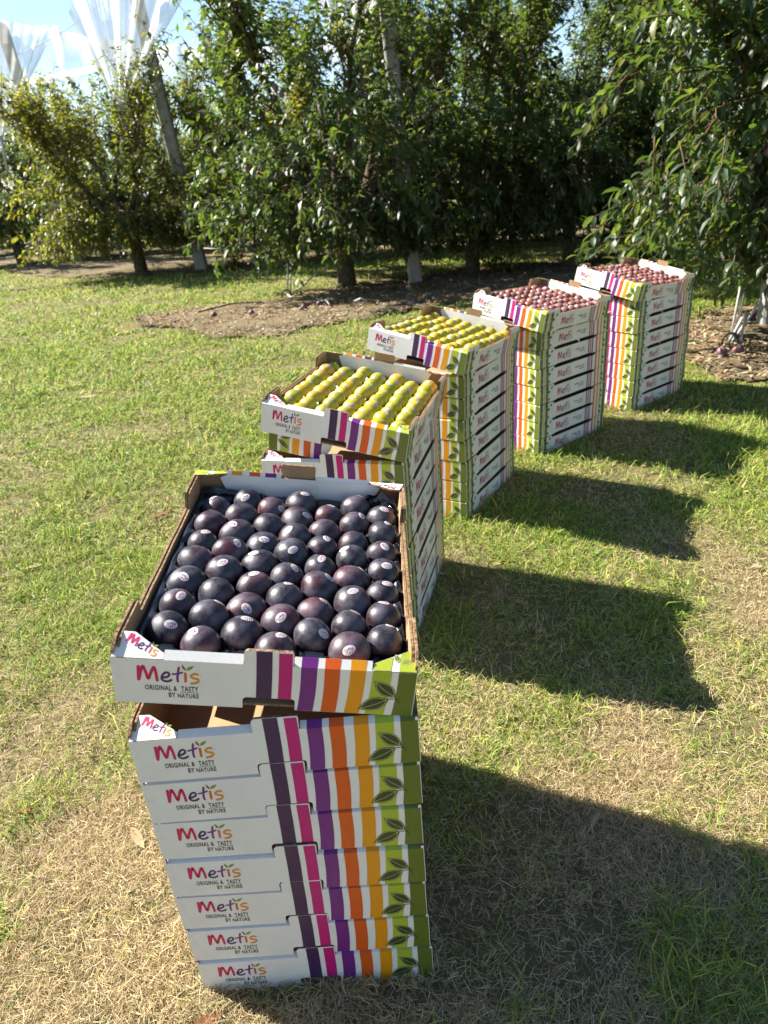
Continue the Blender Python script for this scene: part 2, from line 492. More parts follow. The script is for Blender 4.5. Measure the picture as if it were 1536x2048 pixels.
MATS3 = (M_WHITE, M_KRAFT, M_EDGE)
MATS_B = (M_KRAFT, M_KRAFT, M_EDGE)
def make_carton(open_left, open_right):
    root = empty('fruit_carton')
    b = .0045
    me = prism('bottom', [(b, b), (W - b, b), (W - b, D - b), (b, D - b)], .0010, .0046, lambda s, d, z: (-W / 2 + s, -D / 2 + z, d), MATS_B)
    obj('bottom', me, root)
    for side in ('front', 'back'):
        F = frame(side)
        fl = open_left if side == 'front' else open_right
        fr = open_right if side == 'front' else open_left
        tall = side == 'back' and fl and fr          # the far end of an open carton stands up higher
        zc = ZC + .021 if tall else ZC
        ld, lz = (.007, .007) if tall else ((.0105, .0085) if fl and fr else (.011, ZR - ZC))
        fa = R_(9) if tall else R_(26)
        p = obj('end_panel', prism('end_panel', end_poly(not fl, not fr, zc, zc + .026 if tall else None), 0, T, F, MATS3), root)
        obj('stripe_print', end_stripes(zc).build('stripe_print', F), p)
        obj('logo_print', end_logo().build('logo_print', F), p)
        obj('slogan_print', end_slogan().build('slogan_print', F), p)
        obj('leaf_print', end_leaves().build('leaf_print', F), p)
        s0 = .0685 if fl else .0045; s1 = W - (.0605 if fr else .0045)
        obj('folded_lip', lip_mesh('folded_lip', F, [(s0, TAB0 - .001, 0, 0)], zc, ld, lz), root)
        lp = obj('folded_lip', lip_mesh('folded_lip', F, [(TAB1 + .001, s1, 0, 0)], zc, ld, lz), root)
        obj('stripe_print', lip_stripes(F, zc, ld, lz, s1), lp)
        q0, q1 = (.046 if fl else .012), W - (.046 if fr else .012)
        zr = zc + lz; dd = ld + .0055
        FI = lambda s, d, z: F(s, d - (z - .05) * .06, z)
        obj('inner_flap', prism('inner_flap', [(q0 + (.022 if fl else 0), .047), (q1 - (.022 if fr else 0), .047), (q1, zr - .0135), (s1, zr - .0065), (s0, zr - .0065), (q0, zr - .0135)], dd + .0015 * tall, dd - .0029, FI, MATS3), root)
        G = flap_F(F, zc, fa); G2 = lambda s, h, l: G(s, -h, l)
        if fl:
            c = obj('corner_flap', flap_mesh('corner_flap', LEFT_FLAP, G, MATS3), root)
            P = Print()
            ca, sa = math.cos(R_(-22)), math.sin(R_(-22))
            P.add(LOGO, lambda x, y: (.0145 + (x * ca - y * sa) * .046, .0225 + (x * sa + y * ca) * .052))
            obj('logo_print', P.build('logo_print', G2, .0004), c)
        if fr:
            c = obj('corner_flap', flap_mesh('corner_flap', RIGHT_FLAP, G, MATS3), root)
            P = Print()
            P.poly([(W - .0585, .0004), (W - .036, .0004), (W - .033, .0200), (W - .0575, .0100)], 'lime')
            P.poly([(W - .025, .0004), (W - .002, .0004), (W - .002, .0296), (W - .008, .0311), (W - .0225, .0250)], 'lime')
            leaf_shape(P, (W - .026, .013), (W - .030, .0245), .008, ink=INK['green'], layer=1)
            leaf_shape(P, (W - .024, .012), (W - .006, .017), .008, ink=INK['leafgreen'], layer=3)
            obj('leaf_print', P.build('leaf_print', G2, .0004), c)
    for side, op in (('right', open_right), ('left', open_left)):
        F = frame(side)
        p = obj('side_panel', prism('side_panel', side_poly(op, False, side == 'right', open_left and open_right), 0, T, F, MATS3), root)
        obj('corner_print', side_corner().build('corner_print', F), p)
        obj('stripe_print', side_stripes().build('stripe_print', F), p)
        obj('leaf_print', side_far_leaves().build('leaf_print', F), p)
        obj('logo_print', side_logo().build('logo_print', F), p)
        obj('slogan_print', side_slogan().build('slogan_print', F), p)
        obj('leaf_print', side_leaves().build('leaf_print', F), p)
        obj('side_lining', prism('side_lining', side_poly(op, True, side == 'right', open_left and open_right), T + .0012, T + .0052, F, MATS_B), root)
    return root

# ------------------------------------------------------------------ stacks (front right corner x, y, yaw) and the tilted top cartons
STACKS = [(0.0214, 0.7139, -0.0129), (0.0606, 1.6367, -0.2852), (0.3252, 2.4127, -0.5709), (0.7537, 3.0230, -0.9278), (1.3911, 3.5571, -0.9342)]
TOPS = [((3.2097, 9.0833, -0.7682), (0.0154, 0.7210, 0.5840)), ((-0.5889, 11.2856, -16.9478), (0.0652, 1.6256, 0.5921)),
        ((-3.4578, 10.6387, -32.7559), (0.3155, 2.3416, 0.6082)), ((-2.6884, 9.0871, -49.6326), (0.7361, 2.9307, 0.6037)),
        ((-3.4458, 10.5291, -53.6692), (1.3640, 3.5355, 0.5885))]
STACK_WORDS = ['nearest stack', 'second nearest stack', 'middle stack', 'second farthest stack', 'farthest stack']
FRUIT_WORDS = ['dark purple plums', 'yellow plums', 'yellow plums', 'small pink plums', 'small pink plums']
ORD = ['', 'first', 'second', 'third', 'fourth', 'fifth', 'sixth', 'seventh', 'eighth', 'ninth', 'tenth', 'eleventh', 'twelfth', 'thirteenth',
       'fourteenth', 'fifteenth', 'sixteenth', 'seventeenth', 'eighteenth', 'nineteenth', 'twentieth', 'twenty-first']
proto_low = make_carton(False, False)
proto_left = make_carton(True, False)
proto_top = make_carton(True, True)
used = {'low': False, 'left': False, 'top': False}
def take(kind, proto):
    if not used[kind]:
        used[kind] = True; return proto
    return copy_tree(proto)
for si, (x, y, yaw) in enumerate(STACKS):
    cx = x + math.cos(yaw) * (-W / 2) - math.sin(yaw) * (D / 2)
    cyy = y + math.sin(yaw) * (-W / 2) + math.cos(yaw) * (D / 2)
    for k in range(7):
        o = take('left', proto_left) if k == 6 else take('low', proto_low)
        o.location = (cx + random.uniform(-.002, .002), cyy + random.uniform(-.002, .002), k * H + .0005 * k)
        o.rotation_euler = (0, 0, yaw + R_(random.uniform(-.5, .5)))
        pos = 8 - k
        if k == 0: lab = 'white carton with coloured stripes, lowest of the %s, resting on grass' % STACK_WORDS[si]
        else: lab = 'white carton with coloured stripes, %s from the top in the %s' % (ORD[pos], STACK_WORDS[si])
        tag(o, lab, 'carton', 'striped fruit cartons')
TOP_M = []
for si, ((rx, ry, rz), org) in enumerate(TOPS):
    Rm = Matrix.Rotation(R_(rz), 4, 'Z') @ Matrix.Rotation(R_(ry), 4, 'Y') @ Matrix.Rotation(R_(rx), 4, 'X')
    Mx = Matrix.Translation(Vector(org)) @ Rm @ Matrix.Translation(Vector((-W / 2, D / 2, 0)))
    o = take('top', proto_top)
    o.matrix_world = Mx
    tag(o, 'open tilted carton of %s on top of the %s' % (FRUIT_WORDS[si], STACK_WORDS[si]), 'carton', 'striped fruit cartons')
    TOP_M.append(Mx)

# upturned half carton as a prop, and a brown strip with a sun-blocking panel
def make_prop():
    root = empty('carton_half')
    hw = .19
    poly = [(W - hw, .0), (W, 0), (W, .070), (W - hw + .035, .070), (W - hw + .012, .040)]
    for side in ('front',):
        F = lambda s, d, z: (W / 2 - s - .0, -D / 4 + d, .070 - z)
        p = obj('end_panel', prism('end_panel', poly, 0, T, F, MATS3), root)
        P = Print()
        for ink, a, b, lean, z0, z1 in STR[2:]:
            l, r = wob(a * W, b * W, .0004, .0695, lean)
            l = [(max(s, W - hw + .012 + (.023 if z > .04 else 0)), z) for s, z in l]; r = [(min(s, W - .0004), z) for s, z in r]
            if r[0][0] > l[0][0] + .002: P.stripe(l, r, ink)
        obj('stripe_print', P.build('stripe_print', F), p)
        P2 = Print()
        leaf_shape(P2, (.372, .034), (.338, .059), .0165, layer=1)
        leaf_shape(P2, (.364, .0285), (.3235, .0115), .0175, layer=3)
        obj('leaf_print', P2.build('leaf_print', F), p)
    F2 = lambda s, d, z: (-W / 2 + d, -D / 4 + T + .0005 + s, z)
    obj('side_panel', prism('side_panel', [(0, 0), (D * .5, 0), (D * .5, .068), (0, .068)], 0, T, F2, MATS3), root)
    obj('bottom', prism('bottom', [(T, T), (hw - .02, T), (hw - .03, D * .5), (T, D * .5)], .0662, .0698, lambda s, d, z: (-W / 2 + s, -D / 4 + z, d), MATS_B), root)
    return root
pr = make_prop()
def place_prop(o, si, dx, dy, z, ry, rz):
    x, y, yaw = STACKS[si]
    cx = x + math.cos(yaw) * (-W / 2 + dx) - math.sin(yaw) * (D / 2 + dy); cyy = y + math.sin(yaw) * (-W / 2 + dx) + math.cos(yaw) * (D / 2 + dy)
    o.location = (cx, cyy, z); o.rotation_euler = (0, R_(ry), yaw + R_(rz))
place_prop(pr, 1, .016, -.105, 7 * H - .014, 9.5, -3)
tag(pr, 'upturned piece of striped carton propping up the nearer carton of yellow plums', 'carton', 'propping carton pieces')
pr2 = empty('carton_piece')
obj('side_panel', prism('side_panel', [(.13, 0), (.470, 0), (.470, .058), (.30, .060), (.13, .057)], 0, T, lambda s, d, z: (-.186 + d, -.235 + s, z), MATS_B), pr2)
obj('sun_block_panel', prism('sun_block_panel', [(0, 0), (.30, 0), (.30, .014), (.10, .030), (0, .034)], 0, T, lambda s, d, z: (-.181 + s, -.03 + d, z), MATS_B), pr2)  # added across the strip to block sun entering the gap from behind
place_prop(pr2, 0, .004, 0, 7 * H - .012, 0, 0)
tag(pr2, 'brown folded piece of carton under the carton of dark purple plums', 'carton', 'propping carton pieces')

# ------------------------------------------------------------------ fruit
def fruit_mat(name, stops, bloom, bl_amt, rough, speck, nscale=22, ovar=.28):
    def bld(t, n, b):
        oi = N(t, 'ShaderNodeObjectInfo'); tc = N(t, 'ShaderNodeTexCoord')
        va = N(t, 'ShaderNodeVectorMath'); va.operation = 'MULTIPLY_ADD'
        cmb = N(t, 'ShaderNodeCombineXYZ')
        for i in range(3): t.links.new(oi.outputs['Random'], cmb.inputs[i])
        va.inputs[1].default_value = (9, 7, 5)
        t.links.new(cmb.outputs[0], va.inputs[0]); t.links.new(tc.outputs['Object'], va.inputs[2])
        nz = N(t, 'ShaderNodeTexNoise'); nz.inputs['Scale'].default_value = nscale; nz.inputs['Detail'].default_value = 3
        t.links.new(va.outputs[0], nz.inputs['Vector'])
        ad = N(t, 'ShaderNodeMath'); ad.operation = 'MULTIPLY_ADD'; ad.inputs[1].default_value = ovar
        sub = N(t, 'ShaderNodeMath'); sub.operation = 'SUBTRACT'; sub.inputs[1].default_value = .5
        t.links.new(oi.outputs['Random'], sub.inputs[0]); t.links.new(sub.outputs[0], ad.inputs[0]); t.links.new(nz.outputs['Fac'], ad.inputs[2])
        base = ramp(t, ad.outputs[0], stops)
        # waxy bloom
        n2 = N(t, 'ShaderNodeTexNoise'); n2.inputs['Scale'].default_value = 42; n2.inputs['Detail'].default_value = 9; n2.inputs['Roughness'].default_value = .65
        t.links.new(va.outputs[0], n2.inputs['Vector'])
        bl = ramp(t, n2.outputs['Fac'], [(.42, (0, 0, 0)), (.64, (bl_amt,) * 3)])
        mx = N(t, 'ShaderNodeMix'); mx.data_type = 'RGBA'; mx.inputs[7].default_value = (*bloom, 1)
        t.links.new(bl, mx.inputs[0]); t.links.new(base, mx.inputs[6])
        # pale lenticel specks
        vo = N(t, 'ShaderNodeTexVoronoi'); vo.inputs['Scale'].default_value = 520
        t.links.new(va.outputs[0], vo.inputs['Vector'])
        sp = ramp(t, vo.outputs['Distance'], [(.12, (.4, .4, .4)), (.22, (0, 0, 0))])
        mx2 = N(t, 'ShaderNodeMix'); mx2.data_type = 'RGBA'; mx2.inputs[7].default_value = (*speck, 1)
        t.links.new(sp, mx2.inputs[0]); t.links.new(mx.outputs[2], mx2.inputs[6])
        t.links.new(mx2.outputs[2], b.inputs['Base Color'])
        rr = ramp(t, n2.outputs['Fac'], [(.35, (rough,) * 3), (.75, (min(rough + .25, 1),) * 3)])
        t.links.new(rr, b.inputs['Roughness'])
        bump(t, b, n2.outputs['Fac'], .12, .0012)
    return mat(name, stops[0][1], rough, .5, bld)
M_DARK = fruit_mat('dark_plum_skin', [(.28, (.007, .006, .010)), (.48, (.014, .008, .014)), (.66, (.040, .010, .016)), (.86, (.11, .017, .024))], (.110, .112, .145), .50, .34, (.30, .24, .26), 15)
M_YEL = fruit_mat('yellow_plum_skin', [(.25, (.25, .255, .006)), (.48, (.37, .325, .006)), (.66, (.46, .33, .006)), (.86, (.46, .22, .008))], (.45, .40, .13), .22, .30, (.75, .72, .35), 18, .48)
M_PINK = fruit_mat('pink_plum_skin', [(.25, (.085, .018, .018)), (.45, (.17, .036, .028)), (.65, (.25, .072, .040)), (.85, (.30, .14, .065))], (.38, .25, .22), .32, .40, (.7, .55, .5))
M_TREEP = fruit_mat('tree_plum_skin', [(.25, (.035, .012, .022)), (.5, (.08, .02, .032)), (.75, (.22, .06, .06))], (.32, .27, .33), .35, .45, (.4, .3, .3))

def fruit_shape(seed):
    g = np.random.default_rng(seed); ph = g.uniform(0, 6.28, 4); am = g.uniform(.018, .050, 3); cl = g.uniform(0, 6.28)
    def f(th, a):
        k = 1 + am[0] * math.cos(2 * a + ph[0]) * math.sin(th) ** 2 + am[1] * math.cos(th * 2 + ph[1]) * .6 + am[2] * math.cos(3 * a + ph[2]) * math.sin(th) ** 3 * .5
        k *= 1 - math.exp(-((math.atan2(math.sin(a - cl), math.cos(a - cl))) / .13) ** 2) * .055 * math.sin(th) ** 2
        return k
    return f
def fruit_mesh(name, r, flat, m, seed, seg=24, rings=15):
    sh = fruit_shape(seed); v = []; f = []
    for i in range(rings + 1):
        th = math.pi * i / rings
        for j in range(seg):
            a = 2 * math.pi * j / seg; k = sh(th, a); dim = math.exp(-((math.pi - th) / .22) ** 2) * .07
            v.append((r * k * math.sin(th) * math.cos(a), r * k * math.sin(th) * math.sin(a) * .985, r * flat * (k * math.cos(th) + dim)))
    for i in range(rings):
        for j in range(seg):
            j2 = (j + 1) % seg
            f.append([i * seg + j, (i + 1) * seg + j, (i + 1) * seg + j2, i * seg + j2])
    return mesh_data(name, v, f, (m,), smooth=True)

M_STICK = mat('sticker_white', (.52, .52, .53), .45)
def sticker_mesh(r, flat, w_, h_, seed):
    """oval label lying on the fruit around local +Z rotated axis; built around +Z of the fruit"""
    P = Print()
    # concentric rings of an ellipse so it bends with the skin
    n = 20; rings = [0, .35, .7, 1.0]
    v = [(0, 0)]; faces = []
    for k in rings[1:]:
        v += [(k * w_ / 2 * math.cos(2 * math.pi * i / n), k * h_ / 2 * math.sin(2 * math.pi * i / n)) for i in range(n)]
    for i in range(n): faces.append([0, 1 + i, 1 + (i + 1) % n])
    for q in range(2):
        o = 1 + q * n
        for i in range(n): faces.append([o + i, o + n + i, o + n + (i + 1) % n, o + (i + 1) % n])
    P.tris(v, faces, M_STICK, 0)
    def in_el(x): return h_ / 2 * math.sqrt(max(0, 1 - (x / (w_ / 2)) ** 2)) * .93
    for ink, a in (('crimson', -.32), ('purple', -.16), ('dark_purple', 0.0), ('orange', .16), ('amber', .32)):
        x0 = a * w_ - .028 * w_; x1 = a * w_ + .028 * w_
        y1 = min(in_el(x0), in_el(x1)); ym = .12 * h_
        P.stripe([(x0, ym), (x0, (ym + y1) / 2), (x0, y1)], [(x1, ym), (x1, (ym + y1) / 2), (x1, y1)], ink, 3)
    P.add(LOGO, lambda x, y: (-.36 * w_ + x * .72 * w_, -.20 * h_ + y * 1.0 * h_), layer=4)
    vv = []; sh = fruit_shape(seed); tilt = Matrix.Rotation(.30, 3, Vector((math.cos(seed * 1.7), math.sin(seed * 1.7), 0)))
    for x, y, l in P.v:
        rr = math.hypot(x, y); th = rr / r; a = math.atan2(y, x)
        q = tilt @ Vector((math.sin(th) * math.cos(a), math.sin(th) * math.sin(a), math.cos(th)))
        th = math.acos(max(-1, min(1, q.z))); a = math.atan2(q.y, q.x)
        R2 = r * sh(th, a) + .0004 + l * .00006
        vv.append((R2 * math.sin(th) * math.cos(a), R2 * math.sin(th) * math.sin(a) * .985, R2 * math.cos(th) * flat))
    return mesh_data('sticker', vv, P.f, P.mats, P.m)

def carton_fruits(si, name, m, r, flat, cols, n_even, n_odd, adj, words, group, stick_p, sw):
    NV = 7
    rk_ = [r * (1 + .022 * (k - 4)) for k in range(NV)]
    meshes = [fruit_mesh('plum', rk_[k], flat, m, 10 * si + k) for k in range(NV)]
    sts = [sticker_mesh(rk_[k], flat, sw, sw * .72, 10 * si + k) for k in range(NV)]
    Mx = TOP_M[si]
    wi, di = W - 2 * .0115, D - 2 * .019
    sx = 0
    if si == 0: wi -= .012; sx = .006
    nr = n_even + n_odd
    pw = (wi - 2 * r) / (cols - 1)
    rowpos = {}
    spots = []
    for c in range(cols):
        n = n_even if c % 2 else n_odd
        off = 0 if c % 2 else 1
        for k in range(n):
            row = 2 * k + off
            spots.append((row, c))
    nrows = max(r_ for r_, c in spots) + 1
    pr_ = (di - 2 * r) / (nrows - 1)
    rows = {}
    for row, c in spots: rows.setdefault(row, []).append(c)
    rows = {r_: sorted(cs) for r_, cs in rows.items()}
    g = np.random.default_rng(50 + si)
    locs = []
    for row, c in sorted(spots, key=lambda t: (-t[0], t[1])):
        lx = sx - wi / 2 + r + c * pw + g.uniform(-.0018, .0018); ly = -di / 2 + r + row * pr_ + g.uniform(-.0025, .0025)
        lz = ZBASE[si] + g.uniform(-.004, .004)
        vk = g.integers(0, NV); o = bpy.data.objects.new(name, meshes[vk]); link(o)
        rot = Matrix.Rotation(g.normal(-.05, .30), 4, 'X') @ Matrix.Rotation(g.normal(.15, .30), 4, 'Y') @ Matrix.Rotation(math.pi + g.normal(.25, .9), 4, 'Z')
        sq = Matrix.Diagonal((1, .86, .97, 1)) if si in (1, 2) else Matrix.Identity(4)
        o.matrix_world = Mx @ Matrix.Translation((lx, ly, lz)) @ sq @ rot
        locs.append((lx, ly))
        rk = nrows - row
        tag(o, '%s %s, %s from left in %s row from back of %s' % (adj, 'plum', ORD[rows[row].index(c) + 1], ORD[rk], words), 'plum', group)
        if g.random() < stick_p:
            link(bpy.data.objects.new('sticker', sts[vk]), o)
    return locs
ZBASE = [.060, .056, .056, .058, .058]
RAD = [.0298, .0284, .0284, .0238, .0238]
LOCS = []
LOCS.append(carton_fruits(0, 'dark_plum', M_DARK, RAD[0], .90, 7, 8, 7, 'dark purple', 'the nearest carton', 'dark plums in the nearest carton', .93, .0185))
LOCS.append(carton_fruits(1, 'yellow_plum', M_YEL, RAD[1], .96, 7, 8, 8, 'yellow', 'nearer yellow carton', 'yellow plums in the second carton', .9, .0165))
LOCS.append(carton_fruits(2, 'yellow_plum', M_YEL, RAD[2], .96, 7, 8, 8, 'yellow', 'farther yellow carton', 'yellow plums in the middle carton', .9, .0165))
LOCS.append(carton_fruits(3, 'pink_plum', M_PINK, RAD[3], .95, 8, 9, 9, 'pink', 'nearer pink carton', 'pink plums in the second farthest carton', .9, .0165))
LOCS.append(carton_fruits(4, 'pink_plum', M_PINK, RAD[4], .95, 8, 9, 9, 'pink', 'farthest carton', 'pink plums in the farthest carton', .9, .0165))

# black plastic trays and liner
M_TRAY = mat('black_tray_plastic', (.010, .012, .018), .28, .5, lambda t, n, b: bump(t, b, noise_out(t, 40, 3), .15, .002))
def make_tray(si, locs, r):
    nx, ny = 66, 84
    wi, di = W - 2 * .0100, D - 2 * .0175
    X, Y = np.meshgrid(np.linspace(-wi / 2, wi / 2, nx), np.linspace(-di / 2, di / 2, ny))
    Z = np.full_like(X, ZBASE[si] + .004)
    for lx, ly in locs:
        d = np.hypot(X - lx, Y - ly)
        bowl = ZBASE[si] - np.sqrt(np.maximum((r + .0022) ** 2 - d ** 2, 0)) * .95
        Z = np.where(d < r + .0015, np.minimum(Z, bowl), Z)
    Z = np.maximum(Z, ZBASE[si] - r - .002)
    edge = np.minimum(np.minimum(X + wi / 2, wi / 2 - X), np.minimum(Y + di / 2, di / 2 - Y))
    Z = np.where(edge < .004, ZBASE[si] - .004, Z) + .0012 * np.sin(X * 90) * np.cos(Y * 70)
    V = np.stack([X, Y, Z], -1).reshape(-1, 3)
    f = [[j * nx + i, j * nx + i + 1, (j + 1) * nx + i + 1, (j + 1) * nx + i] for j in range(ny - 1) for i in range(nx - 1)]
    return mesh_data('fruit_tray', V, f, (M_TRAY,), smooth=True)
for si in range(5):
    o = obj('fruit_tray', make_tray(si, LOCS[si], RAD[si]))
    o.matrix_world = TOP_M[si]
    tag(o, 'black plastic tray under the %s in the carton on the %s' % (FRUIT_WORDS[si], STACK_WORDS[si]), 'tray', 'black fruit trays')
# crumpled black film at the back of the nearest carton
def film(pts_fn, nu, nv, seed, amp):
    g = np.random.default_rng(seed); V = []
    for j in range(nv):
        for i in range(nu):
            p = np.array(pts_fn(i / (nu - 1), j / (nv - 1)))
            V.append(p + np.array([fbm(np.array(i * .9), np.array(j * .9 + seed)) - .5, fbm(np.array(i * .8 + 9), np.array(j * 1.1 + seed)) - .5, fbm(np.array(i * .7 + 3), np.array(j * .9 + 40 + seed)) - .5]) * amp)
    f = [[j * nu + i, j * nu + i + 1, (j + 1) * nu + i + 1, (j + 1) * nu + i] for j in range(nv - 1) for i in range(nu - 1)]
    return mesh_data('liner_film', V, f, (M_FILM,), smooth=True)
M_FILM = mat('black_liner_film', (.006, .007, .010), .14, .6)
fo = obj('liner_film', film(lambda u, v: (-.185 + .37 * u, D / 2 - .024 - .014 * (1 - v), .036 + v * (.030 + .016 * math.sin(u * 7 + 1) * .6)), 34, 7, 2, .012))
fo.matrix_world = TOP_M[0]
tag(fo, 'black liner film along the back inside the nearest carton', 'liner film')
fo2 = obj('liner_film', film(lambda u, v: (.118 + .066 * u + .006 * v, D / 2 - .030 - .055 * u * (1 - .4 * v), .050 + v * (.020 + .030 * math.sin(math.pi * min(1, u * .9 + .1)))), 12, 10, 5, .020))
fo2.matrix_world = TOP_M[0]
tag(fo2, 'crumpled black film in the back right corner of the nearest carton', 'liner film')

# ------------------------------------------------------------------ ground
def ground_b(t, n, b):
    f1 = noise_out(t, .55, 4); f2 = noise_out(t, 60, 8, rough=.75)
    mx = N(t, 'ShaderNodeMix'); mx.data_type = 'FLOAT'; mx.inputs[0].default_value = .6
    t.links.new(f1, mx.inputs[2]); t.links.new(f2, mx.inputs[3])
    t.links.new(ramp(t, mx.outputs[0], [(.30, (.075, .060, .034)), (.48, (.20, .16, .085)), (.58, (.18, .18, .060)), (.72, (.33, .27, .15))]), b.inputs['Base Color'])
    bump(t, b, f2, .9, .02)
M_GROUND = mat('thatch_and_soil', (.2, .16, .08), .95, .1, ground_b)
g_o = obj('ground', mesh_data('ground', [(-150, -100, 0), (150, -100, 0), (150, 200, 0), (-150, 200, 0)], [[0, 1, 2, 3]], (M_GROUND,)))
tag(g_o, kind='structure')

def mulch_b(t, n, b):
    f2 = noise_out(t, 45, 9, rough=.8); f1 = noise_out(t, 2.2, 3)
    mx = N(t, 'ShaderNodeMix'); mx.data_type = 'FLOAT'; mx.inputs[0].default_value = .65
    t.links.new(f1, mx.inputs[2]); t.links.new(f2, mx.inputs[3])
    t.links.new(ramp(t, mx.outputs[0], [(.32, (.07, .054, .032)), (.5, (.21, .165, .098)), (.68, (.36, .295, .18))]), b.inputs['Base Color'])
    bump(t, b, f2, 1.0, .03)
M_MULCH = mat('dry_mulch_soil', (.2, .14, .09), .95, .1, mulch_b)

MULCH = {
 'row2': [(-2.65, 8.0), (-2.15, 7.25), (-1.6, 6.6), (-.95, 6.35), (-.5, 6.7), (.1, 7.05), (.9, 7.35), (2.2, 7.75), (4, 8.0), (14, 8.6), (14, 10.6), (4, 10.6), (1.4, 10.1), (.6, 9.65), (-.1, 9.45), (-.7, 8.8), (-1.3, 8.45), (-2.2, 8.35)],
 'row1': [(1.95, 4.35), (2.05, 3.95), (2.6, 3.75), (4, 3.9), (9, 4.3), (9, 6.4), (4, 6.3), (3.0, 5.9), (2.35, 5.3)],
 'row3': [(-5.4, 13.2), (-4.6, 12.75), (-3.4, 12.5), (-2, 12.3), (2, 12.3), (14, 12.4), (14, 30), (-20, 30), (-13, 21.5), (-8.8, 16.9), (-6.4, 14.2)],
 'straw': [(-6.8, 12.15), (-5.2, 11.85), (-4.1, 11.75), (-4.1, 11.95), (-5.2, 12.1), (-6.6, 12.45)],
}
def in_poly(x, y, poly):
    ins = np.zeros(len(x), bool); n = len(poly)
    for i in range(n):
        x0, y0 = poly[i]; x1, y1 = poly[(i + 1) % n]
        c = ((y0 > y) != (y1 > y)) & (x < (x1 - x0) * (y - y0) / (y1 - y0 + 1e-12) + x0)
        ins ^= c
    return ins
def soft_in(x, y, poly, amp=.35, sc=1.6):
    amp = .34
    jx = (fbm(x * sc + 5, y * sc, 5) - .5) * amp * 2; jy = (fbm(x * sc, y * sc + 50, 5) - .5) * amp * 2
    return in_poly(x + jx, y + jy, poly)
for key, poly in MULCH.items():
    xs = [p[0] for p in poly]; ys = [p[1] for p in poly]
    st = .05 if key in ('row1', 'row2') else .10
    gx = np.arange(min(xs) - .3, min(max(xs), 9) + .3, st); gy = np.arange(min(ys) - .3, max(ys) + .3, st)
    X, Y = np.meshgrid(gx, gy); ins = soft_in(X.ravel(), Y.ravel(), poly, .22).reshape(X.shape)
    # height eroded toward the border
    k = ins.astype(float)
    for _ in range(6):
        k[1:-1, 1:-1] = (k[1:-1, 1:-1] + k[:-2, 1:-1] + k[2:, 1:-1] + k[1:-1, :-2] + k[1:-1, 2:]) / 5 * (ins[1:-1, 1:-1])
    Z = .004 + k * (.010 + .055 * np.clip(fbm(X * 2.2, Y * 2.2) - .35, 0, 1) + .020 * fbm(X * 9, Y * 9))
    idx = -np.ones(X.shape, int); idx[ins] = np.arange(ins.sum())
    V = np.stack([X[ins], Y[ins], Z[ins]], -1)
    q = ins[:-1, :-1] & ins[1:, :-1] & ins[:-1, 1:] & ins[1:, 1:]
    a = np.stack([idx[:-1, :-1][q], idx[:-1, 1:][q], idx[1:, 1:][q], idx[1:, :-1][q]], -1)
    me = fast_mesh('mulch_bed', V, a.ravel(), np.arange(len(a)) * 4, np.full(len(a), 4), (M_MULCH,), smooth=True)
    tag(obj('mulch_bed', me), kind='structure')

# wood chips, straw and dead leaves on the beds
def attr_mat(name, rough=.8, spec=.2, transl=0.0, attr='col', tboost=1.6):
    m = bpy.data.materials.new(name); m.use_nodes = True; t = m.node_tree; b = t.nodes['Principled BSDF']
    a = N(t, 'ShaderNodeAttribute'); a.attribute_name = attr
    t.links.new(a.outputs['Color'], b.inputs['Base Color'])
    b.inputs['Roughness'].default_value = rough; b.inputs['Specular IOR Level'].default_value = spec
    if transl > 0:
        tr = N(t, 'ShaderNodeBsdfTranslucent'); mx = N(t, 'ShaderNodeMixShader'); mx.inputs[0].default_value = transl
        vm = N(t, 'ShaderNodeVectorMath'); vm.operation = 'SCALE'; vm.inputs['Scale'].default_value = tboost
        t.links.new(a.outputs['Color'], vm.inputs[0]); t.links.new(vm.outputs[0], tr.inputs['Color'])
        t.links.new(b.outputs[0], mx.inputs[1]); t.links.new(tr.outputs[0], mx.inputs[2])
        t.links.new(mx.outputs[0], t.nodes['Material Output'].inputs['Surface'])
    return m
M_CHIP = attr_mat('dry_chips', .9, .1)
def chips(n):
    x = rng.uniform(-3, 6, n * 3); y = rng.uniform(3.5, 10.5, n * 3)
    ok = soft_in(x, y, MULCH['row2'], .28) | soft_in(x, y, MULCH['row1'], .28)
    keep = rng.random(len(x)) < np.clip(1.3 - y / 12, .2, 1)
    x = x[ok & keep][:n]; y = y[ok & keep][:n]; n = len(x)
    az = rng.uniform(0, 6.28, n); el = rng.normal(0, .3, n); L = rng.uniform(.012, .07, n); Wd = rng.uniform(.004, .016, n)
    X = np.stack([np.cos(az) * np.cos(el), np.sin(az) * np.cos(el), np.sin(el)], -1)
    Y = np.stack([-np.sin(az), np.cos(az), rng.normal(0, .35, n)], -1); Z = np.cross(X, Y)
    tv = np.array([(-.5, -.5, 0), (.5, -.4, 0), (.5, .4, .0), (-.5, .5, 0), (0, 0, .5)])
    V, Lp, S, Tt = instance_template(tv, [[0, 1, 4], [1, 2, 4], [2, 3, 4], [3, 0, 4]], np.stack([x, y, .03 + rng.uniform(-.005, .02, n)], -1), X * L[:, None], Y * Wd[:, None], Z * .008)
    pal = 1.0 * np.array([(.36, .28, .165), (.22, .15, .09), (.45, .36, .24), (.30, .17, .08), (.12, .08, .05)])
    c = pal[rng.integers(0, 5, n)] * rng.uniform(.7, 1.15, (n, 1))
    return fast_mesh('wood_chips', V, Lp, S, Tt, (M_CHIP,), {'col': np.repeat(c, 5, 0)})
tag(obj('wood_chips', chips(26000)), 'brown wood chips and dead leaves strewn over the mulch beds', 'mulch', kind='stuff')

